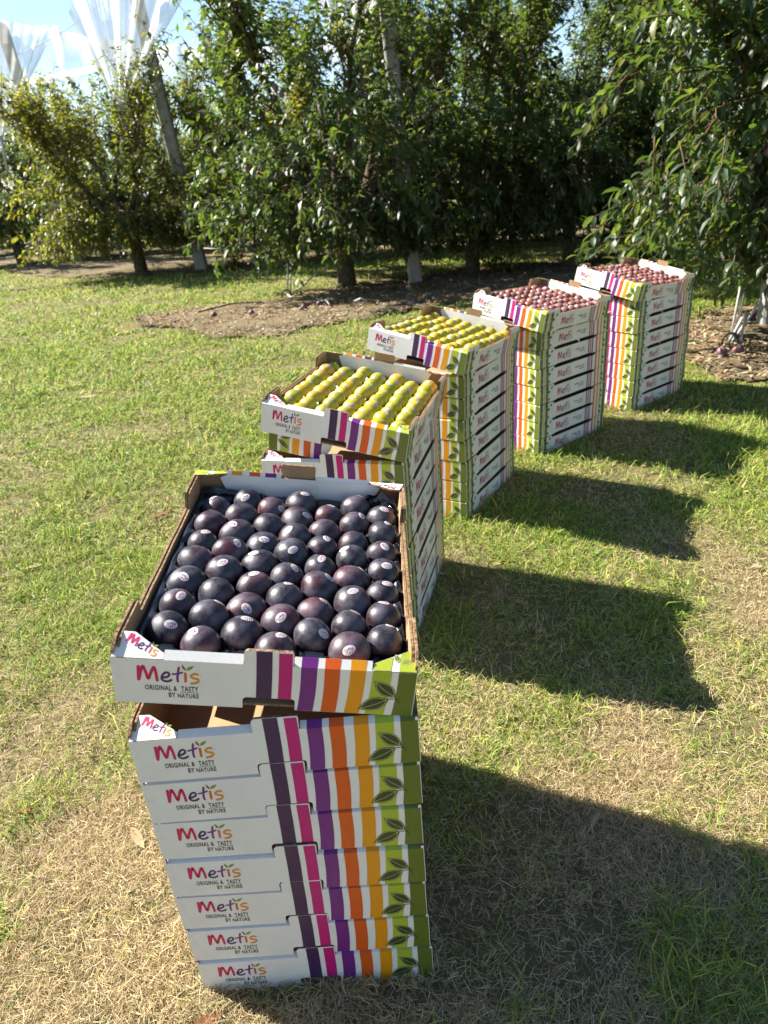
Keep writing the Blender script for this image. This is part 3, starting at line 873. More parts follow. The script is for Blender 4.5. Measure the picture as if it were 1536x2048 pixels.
# ------------------------------------------------------------------ grass
FOOT = []
for (x, y, yaw) in STACKS: FOOT.append((x, y, yaw))
def under_stack(x, y):
    r = np.zeros(len(x), bool)
    for sx, sy, yaw in FOOT:
        dx, dy = x - sx, y - sy
        lx = dx * math.cos(yaw) + dy * math.sin(yaw); ly = -dx * math.sin(yaw) + dy * math.cos(yaw)
        r |= (lx > -W - .004) & (lx < .004) & (ly > -.004) & (ly < D + .004)
    return r
def greenness(x, y):
    base = np.interp(y, [.3, 1.0, 1.6, 2.4, 3.4, 5, 12, 30], [.06, .14, .33, .56, .82, .97, .97, .95])
    right = np.clip((x - .25) / .5, 0, 1) * np.clip(1.6 - abs(y - 1.5), 0, 1)
    base = base + .12 * right
    base = base + .14 * np.clip((x - 1.0) / .8, 0, 1)
    base = base - .30 * np.clip((x - .25) / .25, 0, 1) * np.clip((1.35 - y) / .4, 0, 1)
    nz = fbm(x * 1.7 + 3, y * 1.7, 4) - .5; n2 = fbm(x * 7, y * 7 + 11, 3) - .5
    return np.clip(base + 1.45 * nz + .9 * n2, .01, .985)
def grass(bands):
    PX, PY, SC = [], [], []
    for (y0, y1, dens, sc) in bands:
        xl = lambda y: -0.62 - .60 * y; xr = lambda y: .42 + .66 * y
        wmax = xr(y1) - xl(y1); n = int(wmax * (y1 - y0) * dens)
        x = rng.uniform(xl(y1), xr(y1), n); y = rng.uniform(y0, y1, n)
        ok = (x > xl(y)) & (x < xr(y))
        x, y = x[ok], y[ok]
        PX.append(x); PY.append(y); SC.append(np.full(len(x), sc))
    for k, (sx, sy, yaw) in enumerate(FOOT):      # blades standing up against the lowest cartons
        n = (2600, 1700, 1200, 900, 800)[k]; u = rng.uniform(0, 2 * (W + D), n); e = .005 + np.abs(rng.normal(0, .010, n)) * (1 + .4 * k)
        lx = np.where(u < W, -u, np.where(u < W + D, -W - e, np.where(u < 2 * W + D, -W + (u - W - D), e)))
        ly = np.where(u < W, -e, np.where(u < W + D, u - W, np.where(u < 2 * W + D, D + e, D - (u - 2 * W - D))))
        PX.append(sx + lx * math.cos(yaw) - ly * math.sin(yaw)); PY.append(sy + lx * math.sin(yaw) + ly * math.cos(yaw)); SC.append(np.full(n, (1, 1.1, 1.4, 1.8, 2.1)[k]))
    x = np.concatenate(PX); y = np.concatenate(PY); sc = np.concatenate(SC)
    ok = ~under_stack(x, y)
    far = y > 3
    bed = np.zeros(len(x), bool)
    jx = x + rng.normal(0, .10, len(x)) * (fbm(x * 6, y * 6, 2) > .45); jy = y + rng.normal(0, .10, len(x)) * (fbm(x * 6 + 30, y * 6, 2) > .45)
    for p in MULCH.values(): bed[far] |= soft_in(jx[far], jy[far], p, .22)
    ok &= ~(bed & (rng.random(len(x)) > .04 + .22 * (fbm(x * 3 + 90, y * 3, 2) > .58)))
    # thin spots
    thin = fbm(x * 4 + 60, y * 4, 3)
    ok &= rng.random(len(x)) < np.clip((thin - .22) * 4.5, .25, 1)
    x, y, sc = x[ok], y[ok], sc[ok]; n = len(x)
    g = greenness(x, y)
    green = rng.random(n) < g
    # green blades gather in tufts
    rx = x * .83 + y * .56; ry = -x * .56 + y * .83
    tx = x + rng.normal(0, .02, n) * sc + .05 * sc * np.sin(ry * 7 / sc); ty = y + rng.normal(0, .02, n) * sc + .05 * sc * np.sin(rx * 9 / sc)
    cell = .055 * sc
    cxn = (np.floor(tx / cell) + .5 + (vnoise(np.floor(tx / cell) * 3.1, np.floor(ty / cell) * 1.7) - .5)) * cell
    cyn = (np.floor(ty / cell) + .5 + (vnoise(np.floor(tx / cell) * 1.3 + 70, np.floor(ty / cell) * 2.3) - .5)) * cell
    pull = np.where(green, .34, .10)
    gx = x + (cxn - x) * pull; gy = y + (cyn - y) * pull
    okk = ~under_stack(gx, gy); x = np.where(okk, gx, x); y = np.where(okk, gy, y)
    lush = fbm(x * 2.3 + 40, y * 2.3 + 9, 3)
    az = rng.uniform(0, 2 * math.pi, n) + np.where(green, 0, .8 * np.sin(3 * fbm(x * 3, y * 3, 2) * 6.28))
    tall = rng.random(n) < .20 + .25 * (fbm(x * 5 + 8, y * 5, 2) > .55)
    el = np.where(green, rng.normal(.62, .34, n), np.where(tall, rng.normal(.62, .3, n), np.abs(rng.normal(.10, .22, n))))
    el = np.clip(el, .01, 1.45)
    L = np.where(green, rng.uniform(.016, .056, n) * (.35 + 1.5 * np.clip(lush * 1.4 - .2, 0, 1)), rng.uniform(.009, .036, n)) * np.clip(.90 + .10 * sc, 1, 1.7)
    long_ = (rng.random(n) < .012) & (y < 4); L = np.where(long_, L * 1.8, L)
    Wd = np.where(green, rng.uniform(.0013, .0030, n), rng.uniform(.0006, .0015, n)) * sc
    z0 = np.where(green, 0, rng.uniform(0, .016, n))
    dx = np.stack([np.cos(az) * np.cos(el), np.sin(az) * np.cos(el), np.sin(el)], -1)
    bend = np.where(green, rng.normal(-.55, .35, n), rng.normal(-.15, .45, n))
    el2 = np.clip(el + bend, -.30, 1.4); az2 = az + rng.normal(0, .35, n)
    dx2 = np.stack([np.cos(az2) * np.cos(el2), np.sin(az2) * np.cos(el2), np.sin(el2)], -1)
    sd = np.stack([-np.sin(az), np.cos(az), rng.normal(0, .5, n)], -1); sd /= np.linalg.norm(sd, axis=1)[:, None]
    P = np.stack([x, y, z0], -1); Lh = (L * .55)[:, None]
    mid = P + dx * Lh; tip = mid + dx2 * (L * .55)[:, None]
    mid[:, 2] = np.maximum(mid[:, 2], .002); tip[:, 2] = np.maximum(tip[:, 2], .001)
    hw = sd * (Wd / 2)[:, None]
    V = np.stack([P - hw, P + hw, mid + hw * .85, mid - hw * .85, tip], 1).reshape(-1, 3)
    b = np.arange(n)[:, None] * 5
    Lp = (b + np.array([0, 1, 2, 3, 3, 2, 4])[None]).ravel()
    Tt = np.tile([4, 3], n); S = np.concatenate([[0], np.cumsum(Tt)[:-1]])
    # colours
    pal_d = 1.10 * np.array([(.53, .42, .25), (.46, .35, .19), (.60, .50, .33), (.24, .165, .085), (.41, .36, .17), (.55, .42, .23)])
    pal_g = 1.55 * np.array([(.108, .185, .024), (.155, .230, .030), (.21, .26, .042), (.075, .145, .022), (.255, .27, .056), (.30, .28, .082)])
    cd = pal_d[rng.integers(0, 6, n)]; cg = pal_g[rng.integers(0, 6, n)]
    col = np.where(green[:, None], cg, cd) * rng.uniform(.55, 1.22, (n, 1))
    col = np.repeat(col, 5, 0).reshape(n, 5, 3)
    # green blades run straw coloured at the base, dry ones stay even
    col[:, 0:2] = np.where(green[:, None, None], col[:, 0:2] * .6 + np.array((.30, .24, .11)) * .4, col[:, 0:2])
    return fast_mesh('grass', V, Lp, S, Tt, (M_GRASS,), {'col': col.reshape(-1, 3)})
M_GRASS = attr_mat('grass_blades', .6, .22, .32, tboost=1.5)
BANDS = [(.30, .75, 105000, 1.0), (.75, 1.2, 95000, 1.0), (1.2, 1.7, 56000, 1.15), (1.7, 2.4, 30000, 1.4), (2.4, 3.4, 16000, 1.85), (3.4, 4.8, 8500, 2.5),
         (4.8, 7, 4000, 3.5), (7, 10, 1700, 4.8), (10, 14, 800, 6.5), (14, 22, 300, 9)]
tag(obj('grass', grass(BANDS)), 'short dry and green grass covering the open ground', 'grass', kind='stuff')

# ------------------------------------------------------------------ trees
def bark_b(t, n, b):
    f = noise_out(t, 14, 8, rough=.7)
    t.links.new(ramp(t, f, [(.3, (.035, .028, .020)), (.55, (.10, .078, .052)), (.75, (.19, .16, .11))]), b.inputs['Base Color'])
    bump(t, b, f, .9, .02)
M_BARK = mat('plum_bark', (.09, .07, .05), .9, .15, bark_b)
def twig_b(t, n, b):
    f = noise_out(t, 30, 3)
    t.links.new(ramp(t, f, [(.3, (.07, .035, .018)), (.7, (.15, .08, .04))]), b.inputs['Base Color'])
M_TWIG = mat('young_twig_bark', (.11, .06, .03), .7, .3, twig_b)
def leaf_material(name, stops, tstops, tr=.42):
    m = bpy.data.materials.new(name); m.use_nodes = True; t = m.node_tree; b = t.nodes['Principled BSDF']
    a = N(t, 'ShaderNodeAttribute'); a.attribute_name = 'tint'
    c = ramp(t, a.outputs['Fac'], stops); c2 = ramp(t, a.outputs['Fac'], tstops)
    t.links.new(c, b.inputs['Base Color']); b.inputs['Roughness'].default_value = .47; b.inputs['Specular IOR Level'].default_value = .6
    trn = N(t, 'ShaderNodeBsdfTranslucent'); t.links.new(c2, trn.inputs['Color'])
    mx = N(t, 'ShaderNodeMixShader'); mx.inputs[0].default_value = tr
    t.links.new(b.outputs[0], mx.inputs[1]); t.links.new(trn.outputs[0], mx.inputs[2])
    t.links.new(mx.outputs[0], t.nodes['Material Output'].inputs['Surface'])
    bump(t, b, noise_out(t, 26, 3), .35, .006)
    return m
M_LEAF = leaf_material('plum_leaf_green', [(0, (.020, .041, .013)), (.5, (.040, .071, .019)), (.85, (.092, .122, .030)), (1, (.20, .17, .03))],
                       [(0, (.09, .17, .02)), (.5, (.18, .28, .03)), (.85, (.34, .41, .05)), (1, (.45, .36, .04))], .34)
M_LEAFY = leaf_material('plum_leaf_yellowing', [(0, (.035, .060, .014)), (.4, (.075, .095, .018)), (.75, (.17, .15, .022)), (1, (.34, .24, .03))],
                        [(0, (.16, .22, .02)), (.4, (.28, .32, .03)), (.75, (.45, .40, .03)), (1, (.60, .42, .04))], .42)

def tube(paths, sides=6):
    V = []; F = []
    for P, Rr in paths:
        P = np.asarray(P, float); n = len(P); base = len(V)
        ref = np.array([.31, .17, .93])
        for i in range(n):
            tg = P[min(i + 1, n - 1)] - P[max(i - 1, 0)]; tg /= np.linalg.norm(tg) + 1e-9
            a = np.cross(tg, ref)
            if np.linalg.norm(a) < .15: a = np.cross(tg, np.array([1., 0, 0]))
            a /= np.linalg.norm(a); c = np.cross(tg, a)
            for k in range(sides):
                an = 2 * math.pi * k / sides
                V.append(P[i] + (a * math.cos(an) + c * math.sin(an)) * Rr[i])
        for i in range(n - 1):
            for k in range(sides):
                k2 = (k + 1) % sides
                F.append([base + i * sides + k, base + i * sides + k2, base + (i + 1) * sides + k2, base + (i + 1) * sides + k])
        F.append([base + (n - 1) * sides + k for k in range(sides)])
        F.append([base + k for k in range(sides)][::-1])
    return V, F

LEAF_HI = (np.array([(0, 0, -.01), (.16, .20, .055), (.16, 0, .015), (.16, -.20, .055), (.46, .37, .075), (.46, 0, .0), (.46, -.37, .075), (.78, .24, -.04), (.78, 0, -.085), (.78, -.24, -.04), (1, 0, -.24)]),
           [[0, 2, 1], [0, 3, 2], [1, 2, 5, 4], [2, 3, 6, 5], [4, 5, 8, 7], [5, 6, 9, 8], [7, 8, 10], [8, 9, 10]])
LEAF_LO = (np.array([(0, 0, 0), (.45, .36, .08), (.45, 0, 0), (.45, -.36, .08), (1, 0, -.20)]),
           [[0, 2, 1], [0, 3, 2], [1, 2, 4], [2, 3, 4]])

def gen_tree(seed, Ht, spread, trunk_h, trunk_r, nlimb, nshoot, leaf_len, skirt=.35, per=17, axis_bias=None, up_top=.55, low=.34, extra=()):
    g = np.random.default_rng(seed)
    trunk = []
    tx = g.normal(0, .06, 2)
    pts = [np.array([0, 0, -.05]), np.array([0, 0, .06]), np.array([tx[0] * .4, tx[1] * .4, trunk_h * .5]), np.array([tx[0], tx[1], trunk_h])]
    trunk.append((pts, [trunk_r * 1.35, trunk_r * 1.12, trunk_r * .95, trunk_r * .85]))
    top = pts[-1]
    limbs = []; twigs = []; sites = []
    a0 = g.uniform(0, 6.28)
    for k in range(nlimb):
        az = a0 + 2 * math.pi * k / nlimb + g.normal(0, .25)
        rr = spread * g.uniform(.45, .75); zz = Ht * g.uniform(.70, .86)
        P = []; Rr = []
        for i in range(8):
            t = i / 7
            P.append(top + np.array([math.cos(az) * rr * t ** .85, math.sin(az) * rr * t ** .85, (zz - trunk_h) * t ** 1.15]) + g.normal(0, .035, 3) * (t > 0))
            Rr.append(trunk_r * .52 * (1 - .88 * t) + .004)
        P[0] = top - np.array([0, 0, .05])
        limbs.append((P, Rr))
        P = np.array(P)
        for j in range(12):
            t = g.uniform(.04, .97) if j > 3 else g.uniform(.04, .35); i0 = min(int(t * 7), 6); q = P[i0] + (P[i0 + 1] - P[i0]) * (t * 7 - i0)
            az2 = az + g.normal(0, .95); Ls = spread * g.uniform(.30, .75) * (1.1 - .45 * t)
            rise = g.uniform(-.45, .5) if t < .55 else g.uniform(.2, 1.3)
            dr = np.array([math.cos(az2), math.sin(az2), rise]); dr /= np.linalg.norm(dr)
            S = [q + dr * Ls * u + np.array([0, 0, -.20 * Ls * u * u * (1 if t < .6 else -.3)]) + g.normal(0, .02, 3) * (u > 0) for u in np.linspace(0, 1, 5)]
            twigs.append((S, [.016 * (1 - .75 * u) * (trunk_r / .09) ** .5 for u in np.linspace(0, 1, 5)]))
            for u in np.linspace(.12, 1, 7):
                i1 = min(int(u * 4), 3); sites.append((S[i1] + (S[i1 + 1] - S[i1]) * (u * 4 - i1), dr))
        for u in np.linspace(.35, 1, 8):
            i1 = min(int(u * 7), 6); sites.append((P[i1] + (P[i1 + 1] - P[i1]) * (u * 7 - i1), np.array([math.cos(az), math.sin(az), .6])))
    nS = len(sites)
    ex = []
    allP = np.array([p for P_, _ in limbs for p in P_])
    for (c, sg, cnt) in extra:
        c = np.array(c, float); near = allP[np.argmin(((allP - c) ** 2).sum(1) + 4 * np.maximum(0, allP[:, 2] - c[2]) ** 2)]
        S = [near + (c - near) * u + np.array([0, 0, .18 * math.sin(u * math.pi)]) + g.normal(0, .02, 3) * (u > 0) for u in np.linspace(0, 1, 6)]
        twigs.append((S, [.018 * (1 - .8 * u) for u in np.linspace(0, 1, 6)]))
        for _ in range(cnt):
            u = g.uniform(.45, 1); i1 = min(int(u * 5), 4); ex.append((S[i1] + (S[i1 + 1] - S[i1]) * (u * 5 - i1) + g.normal(0, sg, 3), c))
    nshoot0 = nshoot; nshoot = nshoot + len(ex)
    LP, LD, LN, LL, LT = [], [], [], [], []
    for s in range(nshoot):
        q, dr = sites[g.integers(0, nS)] if s < nshoot0 else ex[s - nshoot0]
        q = q + g.normal(0, .06, 3)
        hrel = q[2] / Ht
        out = q - np.array([0, 0, q[2]]); out[2] = 0; out /= np.linalg.norm(out) + .05
        if hrel > .58:
            d = np.array([g.normal(0, .30), g.normal(0, .30), 1.0]) + out * .15; Ls = g.uniform(.35, .95) * up_top * Ht / 2.4
        elif hrel > skirt:
            d = out * g.uniform(.2, 1.0) + g.normal(0, .45, 3) + np.array([0, 0, .35]); Ls = g.uniform(.25, .60)
        else:
            d = out * g.uniform(.3, 1.0) + g.normal(0, .40, 3) + np.array([0, 0, -.45]); Ls = g.uniform(.3, .75)
        if axis_bias is not None: d = d + np.array(axis_bias) * g.uniform(0, 1)
        d /= np.linalg.norm(d)
        sag = g.uniform(.05, .30) if hrel < .58 else g.uniform(-.03, .10)
        npt = 5; us = np.linspace(0, 1, npt)
        S = [q + d * Ls * u + np.array([0, 0, -sag * Ls * u * u]) for u in us]
        if min(p[2] for p in S) < low: continue
        twigs.append((S, [.0055 * (1 - .75 * u) for u in us]))
        m = max(5, int(per * Ls / .5 * g.uniform(.8, 1.2)))
        u = np.sort(g.uniform(.08, 1.0, m)); i1 = np.minimum((u * (npt - 1)).astype(int), npt - 2); fr = (u * (npt - 1) - i1)[:, None]
        Sa = np.array(S); p = Sa[i1] + (Sa[i1 + 1] - Sa[i1]) * fr
        ra = np.arange(m) * 2.4 + g.uniform(0, 6.28); e1 = np.cross(d, [.2, .3, .9]); e1 /= np.linalg.norm(e1) + 1e-6; e2 = np.cross(d, e1)
        rad = np.cos(ra)[:, None] * e1 + np.sin(ra)[:, None] * e2
        dirs = rad * .8 + d * .45 + np.array([0, 0, -.42]) + g.normal(0, .25, (m, 3)); dirs /= np.linalg.norm(dirs, axis=1)[:, None]
        nrm = np.array([0, 0, 1.0]) + rad * .5 + g.normal(0, .40, (m, 3)); nrm = nrm - (nrm * dirs).sum(1)[:, None] * dirs; nrm /= np.linalg.norm(nrm, axis=1)[:, None] + 1e-6
        LP.append(p); LD.append(dirs); LN.append(nrm)
        LL.append(leaf_len * g.uniform(.62, 1.18, m) * (1 - .35 * (u > .9)))
        LT.append(np.clip(g.normal(.36 + .12 * (hrel > .6), .22, m), 0, .93) + (g.random(m) < .012) * .3)
    cat = lambda a: np.concatenate(a)
    return dict(trunk=trunk, limbs=limbs, twigs=twigs, P=cat(LP), D=cat(LD), N=cat(LN), L=cat(LL), T=np.clip(cat(LT), 0, 1))

def leaf_mesh(name, P, Dv, Nv, L, Tt, m, hi):
    tv, tf = LEAF_HI if hi else LEAF_LO
    Y = np.cross(Nv, Dv)
    V, Lp, S, To = instance_template(tv, tf, P, Dv * L[:, None], Y * (L * .62)[:, None], Nv * L[:, None])
    return fast_mesh(name, V, Lp, S, To, (m,), {'tint': np.repeat(Tt, len(tv))}, smooth=True)

LEAF_PROTO = {}
def leaf_protos(m, hi):
    key = (m.name, hi)
    if key not in LEAF_PROTO:
        out = []
        for tint in (.08, .22, .36, .50, .66, .85):
            z = np.zeros((1, 3)); out.append((tint, leaf_mesh('leaf', z, np.array([[1., 0, 0]]), np.array([[0, 0, 1.]]), np.ones(1), np.array([tint]), m, hi)))
        LEAF_PROTO[key] = out
    return LEAF_PROTO[key]

CAMP = np.array([0, 0, CAM_H])
def build_tree(name, loc, data, m, hi=False, parts=0, label='', cat='tree', group=None, rz=0):
    root = empty(name, loc, 0)
    tag(root, label, cat, group)
    V, F = tube(data['trunk'], 12); obj('trunk', mesh_data('trunk', V, F, (M_BARK,), smooth=True), root)
    for lb in data['limbs']:
        V, F = tube([lb], 8); obj('limb', mesh_data('limb', V, F, (M_BARK,), smooth=True), root)
    V, F = tube(data['twigs'], 4); tw = obj('twigs', mesh_data('twigs', V, F, (M_TWIG,), smooth=True), root); tw['kind'] = 'stuff'
    P, Dv, Nv, L, Tt = data['P'], data['D'], data['N'], data['L'], data['T']
    sel = np.zeros(len(P), bool)
    if parts:
        wp = P + np.array(loc); dist = np.linalg.norm(wp - CAMP, axis=1)
        view = (CAMP - wp) / dist[:, None]
        show = L * (.35 + abs((Nv * view).sum(1))) / dist
        # outer leaves on the camera's side first, inside the picture
        d = wp - CAMP; zc = d @ np.array(fw); u = 768 + 1367.4 * (d @ np.array(rt)) / zc; v = 1024 - 1367.4 * (d @ np.array(up)) / zc
        inside = (u > 0) & (u < 1536) & (v > 0) & (v < 2048)
        front = ((P[:, :2] * view[:, :2]).sum(1) / (np.linalg.norm(P[:, :2], axis=1).max() + .01))
        score = np.where(inside, show * (1 + .6 * front), -1)
        ids = np.argsort(-score)[:parts]; ids = ids[score[ids] > 0]; sel[ids] = True
    k = ~sel
    crown = obj('crown', leaf_mesh('crown', P[k], Dv[k], Nv[k], L[k], Tt[k], m, hi), root); crown['kind'] = 'stuff'
    if parts:
        pr = leaf_protos(m, True)
        for i in np.nonzero(sel)[0]:
            me = min(pr, key=lambda q: abs(q[0] - Tt[i]))[1]
            o = bpy.data.objects.new('leaf', me); link(o, crown)
            Y = np.cross(Nv[i], Dv[i]); Mx = Matrix((Dv[i] * L[i], Y * L[i] * .62, Nv[i] * L[i])).transposed().to_4x4(); Mx.translation = Vector(P[i])
            o.matrix_local = Mx
    return root

ROW2 = 'plum trees of the second row'
tA = gen_tree(11, 3.7, 2.0, .62, .115, 6, 1050, .125, per=16, extra=[((.78 + .1 * math.sin(k * 2), -.80 + .08 * math.cos(k * 3), .85 + .36 * k), .20, 16) for k in range(8)] + [((-.9, -.9, .9), .2, 14), ((-1.3, -.6, 1.2), .2, 14), ((.1, -.9, .95), .2, 14), ((-1.5, -.8, .75), .22, 18), ((-.6, -1.2, 1.3), .25, 18), ((.2, -1.2, 1.6), .25, 18), ((-1.0, -1.0, 1.9), .25, 18), ((-.3, -1.0, 2.3), .25, 16)])
treeA = build_tree('plum_tree', (-.24, 9.25, 0), tA, M_LEAF, parts=200, label='tall green plum tree with thick mossy trunk at the end of the middle row', group=ROW2)
tX = [gen_tree(21, 3.7, 1.7, .75, .09, 5, 1000, .115, per=16), gen_tree(22, 3.5, 1.7, .70, .09, 4, 1000, .115, per=16), gen_tree(23, 3.9, 1.7, .75, .085, 5, 1000, .115, per=16)]
b1 = build_tree('plum_tree', (1.44, 9.57, 0), tX[0], M_LEAF, parts=120, label='dark plum tree behind the carton stacks, just right of the concrete post', group=ROW2)
b2 = build_tree('plum_tree', (2.70, 9.40, 0), tX[1], M_LEAF, parts=100, label='dark plum tree second right of the concrete post', group=ROW2)
b3 = build_tree('plum_tree', (4.05, 9.70, 0), tX[2], M_LEAF, label='dark plum tree third right of the concrete post, behind the farthest stack', group=ROW2)
def tree_copy(src, loc, rz, sc, label, group):
    c = src.copy(); COL.objects.link(c); c.location = loc; c.rotation_euler = (0, 0, rz); c.scale = (sc, sc, sc)
    tag(c, label, 'tree', group)
    for ch in src.children:
        d = ch.copy(); COL.objects.link(d); d.parent = c     # leaf pieces too small here, the crown mesh carries them
    return c
tree_copy(b3, (5.5, 9.5, 0), 2.1, 1.0, 'plum tree of the middle row half hidden behind the near right tree', ROW2)
tree_copy(b3, (7.0, 9.6, 0), 4.0, 1.0, 'plum tree of the middle row at the right edge, deep behind near tree', ROW2)
# third row, yellowing
tB = gen_tree(31, 3.15, 1.85, .85, .105, 6, 1150, .108, per=17, skirt=.40, low=.30, extra=[((-1.2, -.8, .8), .22, 16), ((-1.4, -.2, 1.1), .22, 16), ((-.6, -1.1, .9), .22, 16), ((.4, -1.1, .85), .22, 16), ((1.1, -.8, .9), .22, 16), ((.2, -.9, 1.5), .22, 16), ((-.7, -.8, 1.6), .22, 16), ((-.3, -.5, 2.2), .25, 20), ((.4, -.4, 2.0), .25, 20), ((-.9, -.3, 2.0), .25, 20), ((.9, -.3, 1.6), .25, 18), ((0, -.2, 2.6), .2, 16)])
tB['T'] = np.clip(tB['T'] * .8 - .05 + .16 * np.clip(-tB['P'][:, 0], -.5, 1.6), 0, 1)
treeB = build_tree('plum_tree', (-3.98, 13.06, 0), tB, M_LEAFY, parts=100, label='yellowing plum tree at the end of the left row, beside the hanging net', group='plum trees of the third row')
tC = gen_tree(32, 3.0, 1.7, .8, .09, 5, 1000, .110, per=16); tC['T'] = np.clip(tC['T'] + .0, 0, 1)
treeC = build_tree('plum_tree', (-1.85, 12.97, 0), tC, M_LEAFY, label='yellow green plum tree just right of the leaning post', group='plum trees of the third row')
for i, x in enumerate((-.1, 1.6, 3.3, 5.0, 6.8, 8.6)):
    tree_copy((b3, b3, b3)[i % 3], (x, 13 + .15 * math.sin(i * 3), 0), i * 1.7 + .4, .92 + .05 * math.sin(i * 2), 'shaded plum tree, %s in the third row after the leaning post' % ORD[i + 2], 'plum trees of the third row')
# fourth row and beyond
tD = gen_tree(41, 3.5, 1.9, .8, .10, 5, 1050, .120, per=15)
treeD = build_tree('plum_tree', (-8.05, 17.4, 0), tD, M_LEAF, label='dark plum tree at the left edge, end of the fourth row', group='plum trees of the far rows')
for r, (y, x0, n, st) in enumerate(((17.3, -6.0, 9, 2.0), (21.6, -13.2, 13, 2.1), (26.0, -17, 15, 2.4), (31, -22, 17, 2.8))):
    for i in range(n):
        sc = (.93 + .08 * math.sin(i * 2.3 + r)) * 1.0
        tree_copy(treeD, (x0 + i * st, y + .2 * math.sin(i * 1.9), 0), i * 2.1 + r, sc, 'distant plum tree, %s from the left in the %s row' % (ORD[i + (2 if r == 0 else 1)], ORD[r + 4]), 'plum trees of the far rows')
# near tree on the right
tR = gen_tree(57, 3.5, 2.0, .65, .11, 7, 900, .118, skirt=.45, per=13, axis_bias=(-.20, -.25, -.10), low=.30, extra=[((x - 3.60, y - 5.55, z), .17, 26) for x, y, z in ((1.75, 4.95, 1.95), (2.13, 4.8, 1.6), (2.35, 4.65, 1.2), (1.85, 4.75, 1.35), (2.3, 4.6, .85), (2.32, 4.55, .55), (1.9, 4.65, 1.05), (2.5, 4.9, 1.85), (1.75, 5.2, 1.7), (2.55, 4.65, .65), (1.7, 5.2, 2.1), (2.15, 5.0, 2.05), (2.6, 4.7, 1.45), (2.75, 4.9, 2.2), (2.4, 5.1, 2.35), (2.9, 5.0, 1.0))])
treeR = build_tree('plum_tree', (3.85, 5.60, 0), tR, M_LEAF, hi=True, parts=300, label='large near plum tree on the right with drooping leafy branches', group='plum trees of the first row')
tree_copy(b3, (5.7, 5.9, 0), 1.0, 1.0, 'plum tree behind the near right tree, at the right edge', 'plum trees of the first row')
tree_copy(b3, (7.4, 5.7, 0), 3.0, 1.0, 'third plum tree of the first row, beyond the right edge', 'plum trees of the first row')
for i in range(3):  # unseen row continuing the orchard, added to darken the cartons' right sides
    tree_copy(b3, (6.0 + 1.7 * i, 1.1 - .1 * i, 0), 1.3 * i, 1.0, '%s unseen plum tree of the row added beyond the right edge of the lawn' % ORD[i + 1], 'plum trees beside the lawn')

# plums still hanging on the trees
tp = [fruit_mesh('plum', .031, 1.0, M_TREEP, 90 + k, 16, 10) for k in range(2)]
def hang(tree, pts):
    for i, p in enumerate(pts):
        o = bpy.data.objects.new('plum', tp[i % 2]); link(o, tree); o.location = Vector(p) - tree.location; o.rotation_euler = (i, i * 2, i * 3)
hang(treeA, [(.13, 8.25, 2.24), (.17, 8.27, 2.15), (.10, 8.24, 2.10), (.18, 8.3, 2.33), (.13, 8.3, 2.02), (-.05, 8.25, 2.46), (-.75, 8.2, 2.15), (-.70, 8.2, 2.08), (.45, 8.2, 1.75), (.9, 8.5, 1.9), (-.2, 8.2, 1.5), (-1.2, 8.5, 1.45)])
hang(treeR, [(2.72, 4.50, 2.02), (2.66, 4.52, 1.95), (2.45, 4.5, 1.22), (2.85, 4.55, 1.35), (2.6, 4.45, .62), (2.3, 4.6, 1.02)])

# ------------------------------------------------------------------ posts, wires, nets, anchors, pipes
def conc_b(t, n, b):
    f = noise_out(t, 9, 7, rough=.7)
    t.links.new(ramp(t, f, [(.3, (.22, .21, .19)), (.6, (.34, .33, .31)), (.8, (.44, .43, .40))]), b.inputs['Base Color'])
    bump(t, b, f, .5, .006)
M_CONC = mat('weathered_concrete', (.34, .33, .31), .9, .2, conc_b)
M_WIRE = mat('galvanised_wire', (.42, .42, .42), .45, .5, lambda t, n, b: t.links.new(ramp(t, noise_out(t, 20, 3), [(.3, (.3, .3, .3)), (.7, (.5, .5, .49))]), b.inputs['Base Color']))
M_PIPE = mat('black_pipe', (.015, .015, .015), .5, .4, lambda t, n, b: t.links.new(ramp(t, noise_out(t, 8, 4), [(.3, (.012, .012, .012)), (.7, (.04, .035, .03))]), b.inputs['Base Color']))
def post(name, base, top, wd, label):
    base = Vector(base); top = Vector(top); ax = (top - base).normalized()
    s = ax.cross(Vector((0, 1, 0))).normalized(); d = ax.cross(s)
    root = empty(name, base)
    V = []; F = []
    for k, (q, sc) in enumerate(((base - ax * .05, 1.0), (base + (top - base) * .5, .95), (top - ax * .01, .90), (top, .80))):
        for a, b in ((-.5, -.38), (-.38, -.5), (.38, -.5), (.5, -.38), (.5, .38), (.38, .5), (-.38, .5), (-.5, .38)):
            V.append(q - base + s * a * wd * sc + d * b * wd * sc)
    for k in range(3):
        for j in range(8): F.append([k * 8 + j, k * 8 + (j + 1) % 8, k * 8 + 8 + (j + 1) % 8, k * 8 + 8 + j])
    F += [list(range(24, 32)), list(range(7, -1, -1))]
    obj('shaft', mesh_data('shaft', V, F, (M_CONC,)), root)
    # cap with wire saddle
    V, F = tube([([top - base - ax * .02 + s * -wd * .7, top - base + ax * .03, top - base - ax * .02 + s * wd * .7], [.012, .014, .012])], 6)
    obj('wire_saddle', mesh_data('wire_saddle', V, F, (M_WIRE,), smooth=True), root)
    tag(root, label, 'post', 'concrete orchard posts')
    return root
post('concrete_post', (-2.87, 12.91, 0), (-3.13, 12.85, 4.25), .20, 'leaning grey concrete post between the yellowing tree and tall green tree')
post('concrete_post', (-6.55, 16.9, 0), (-6.88, 16.9, 4.55), .22, 'grey concrete post at the far left edge with net hung on it')
post('concrete_post', (.632, 9.0, 0), (.42, 8.95, 3.6), .16, 'grey concrete post right of the thick mossy trunk')
post('concrete_post', (3.02, 5.2, 0), (2.95, 5.2, 3.7), .12, 'pale concrete post at the right edge inside the near tree')

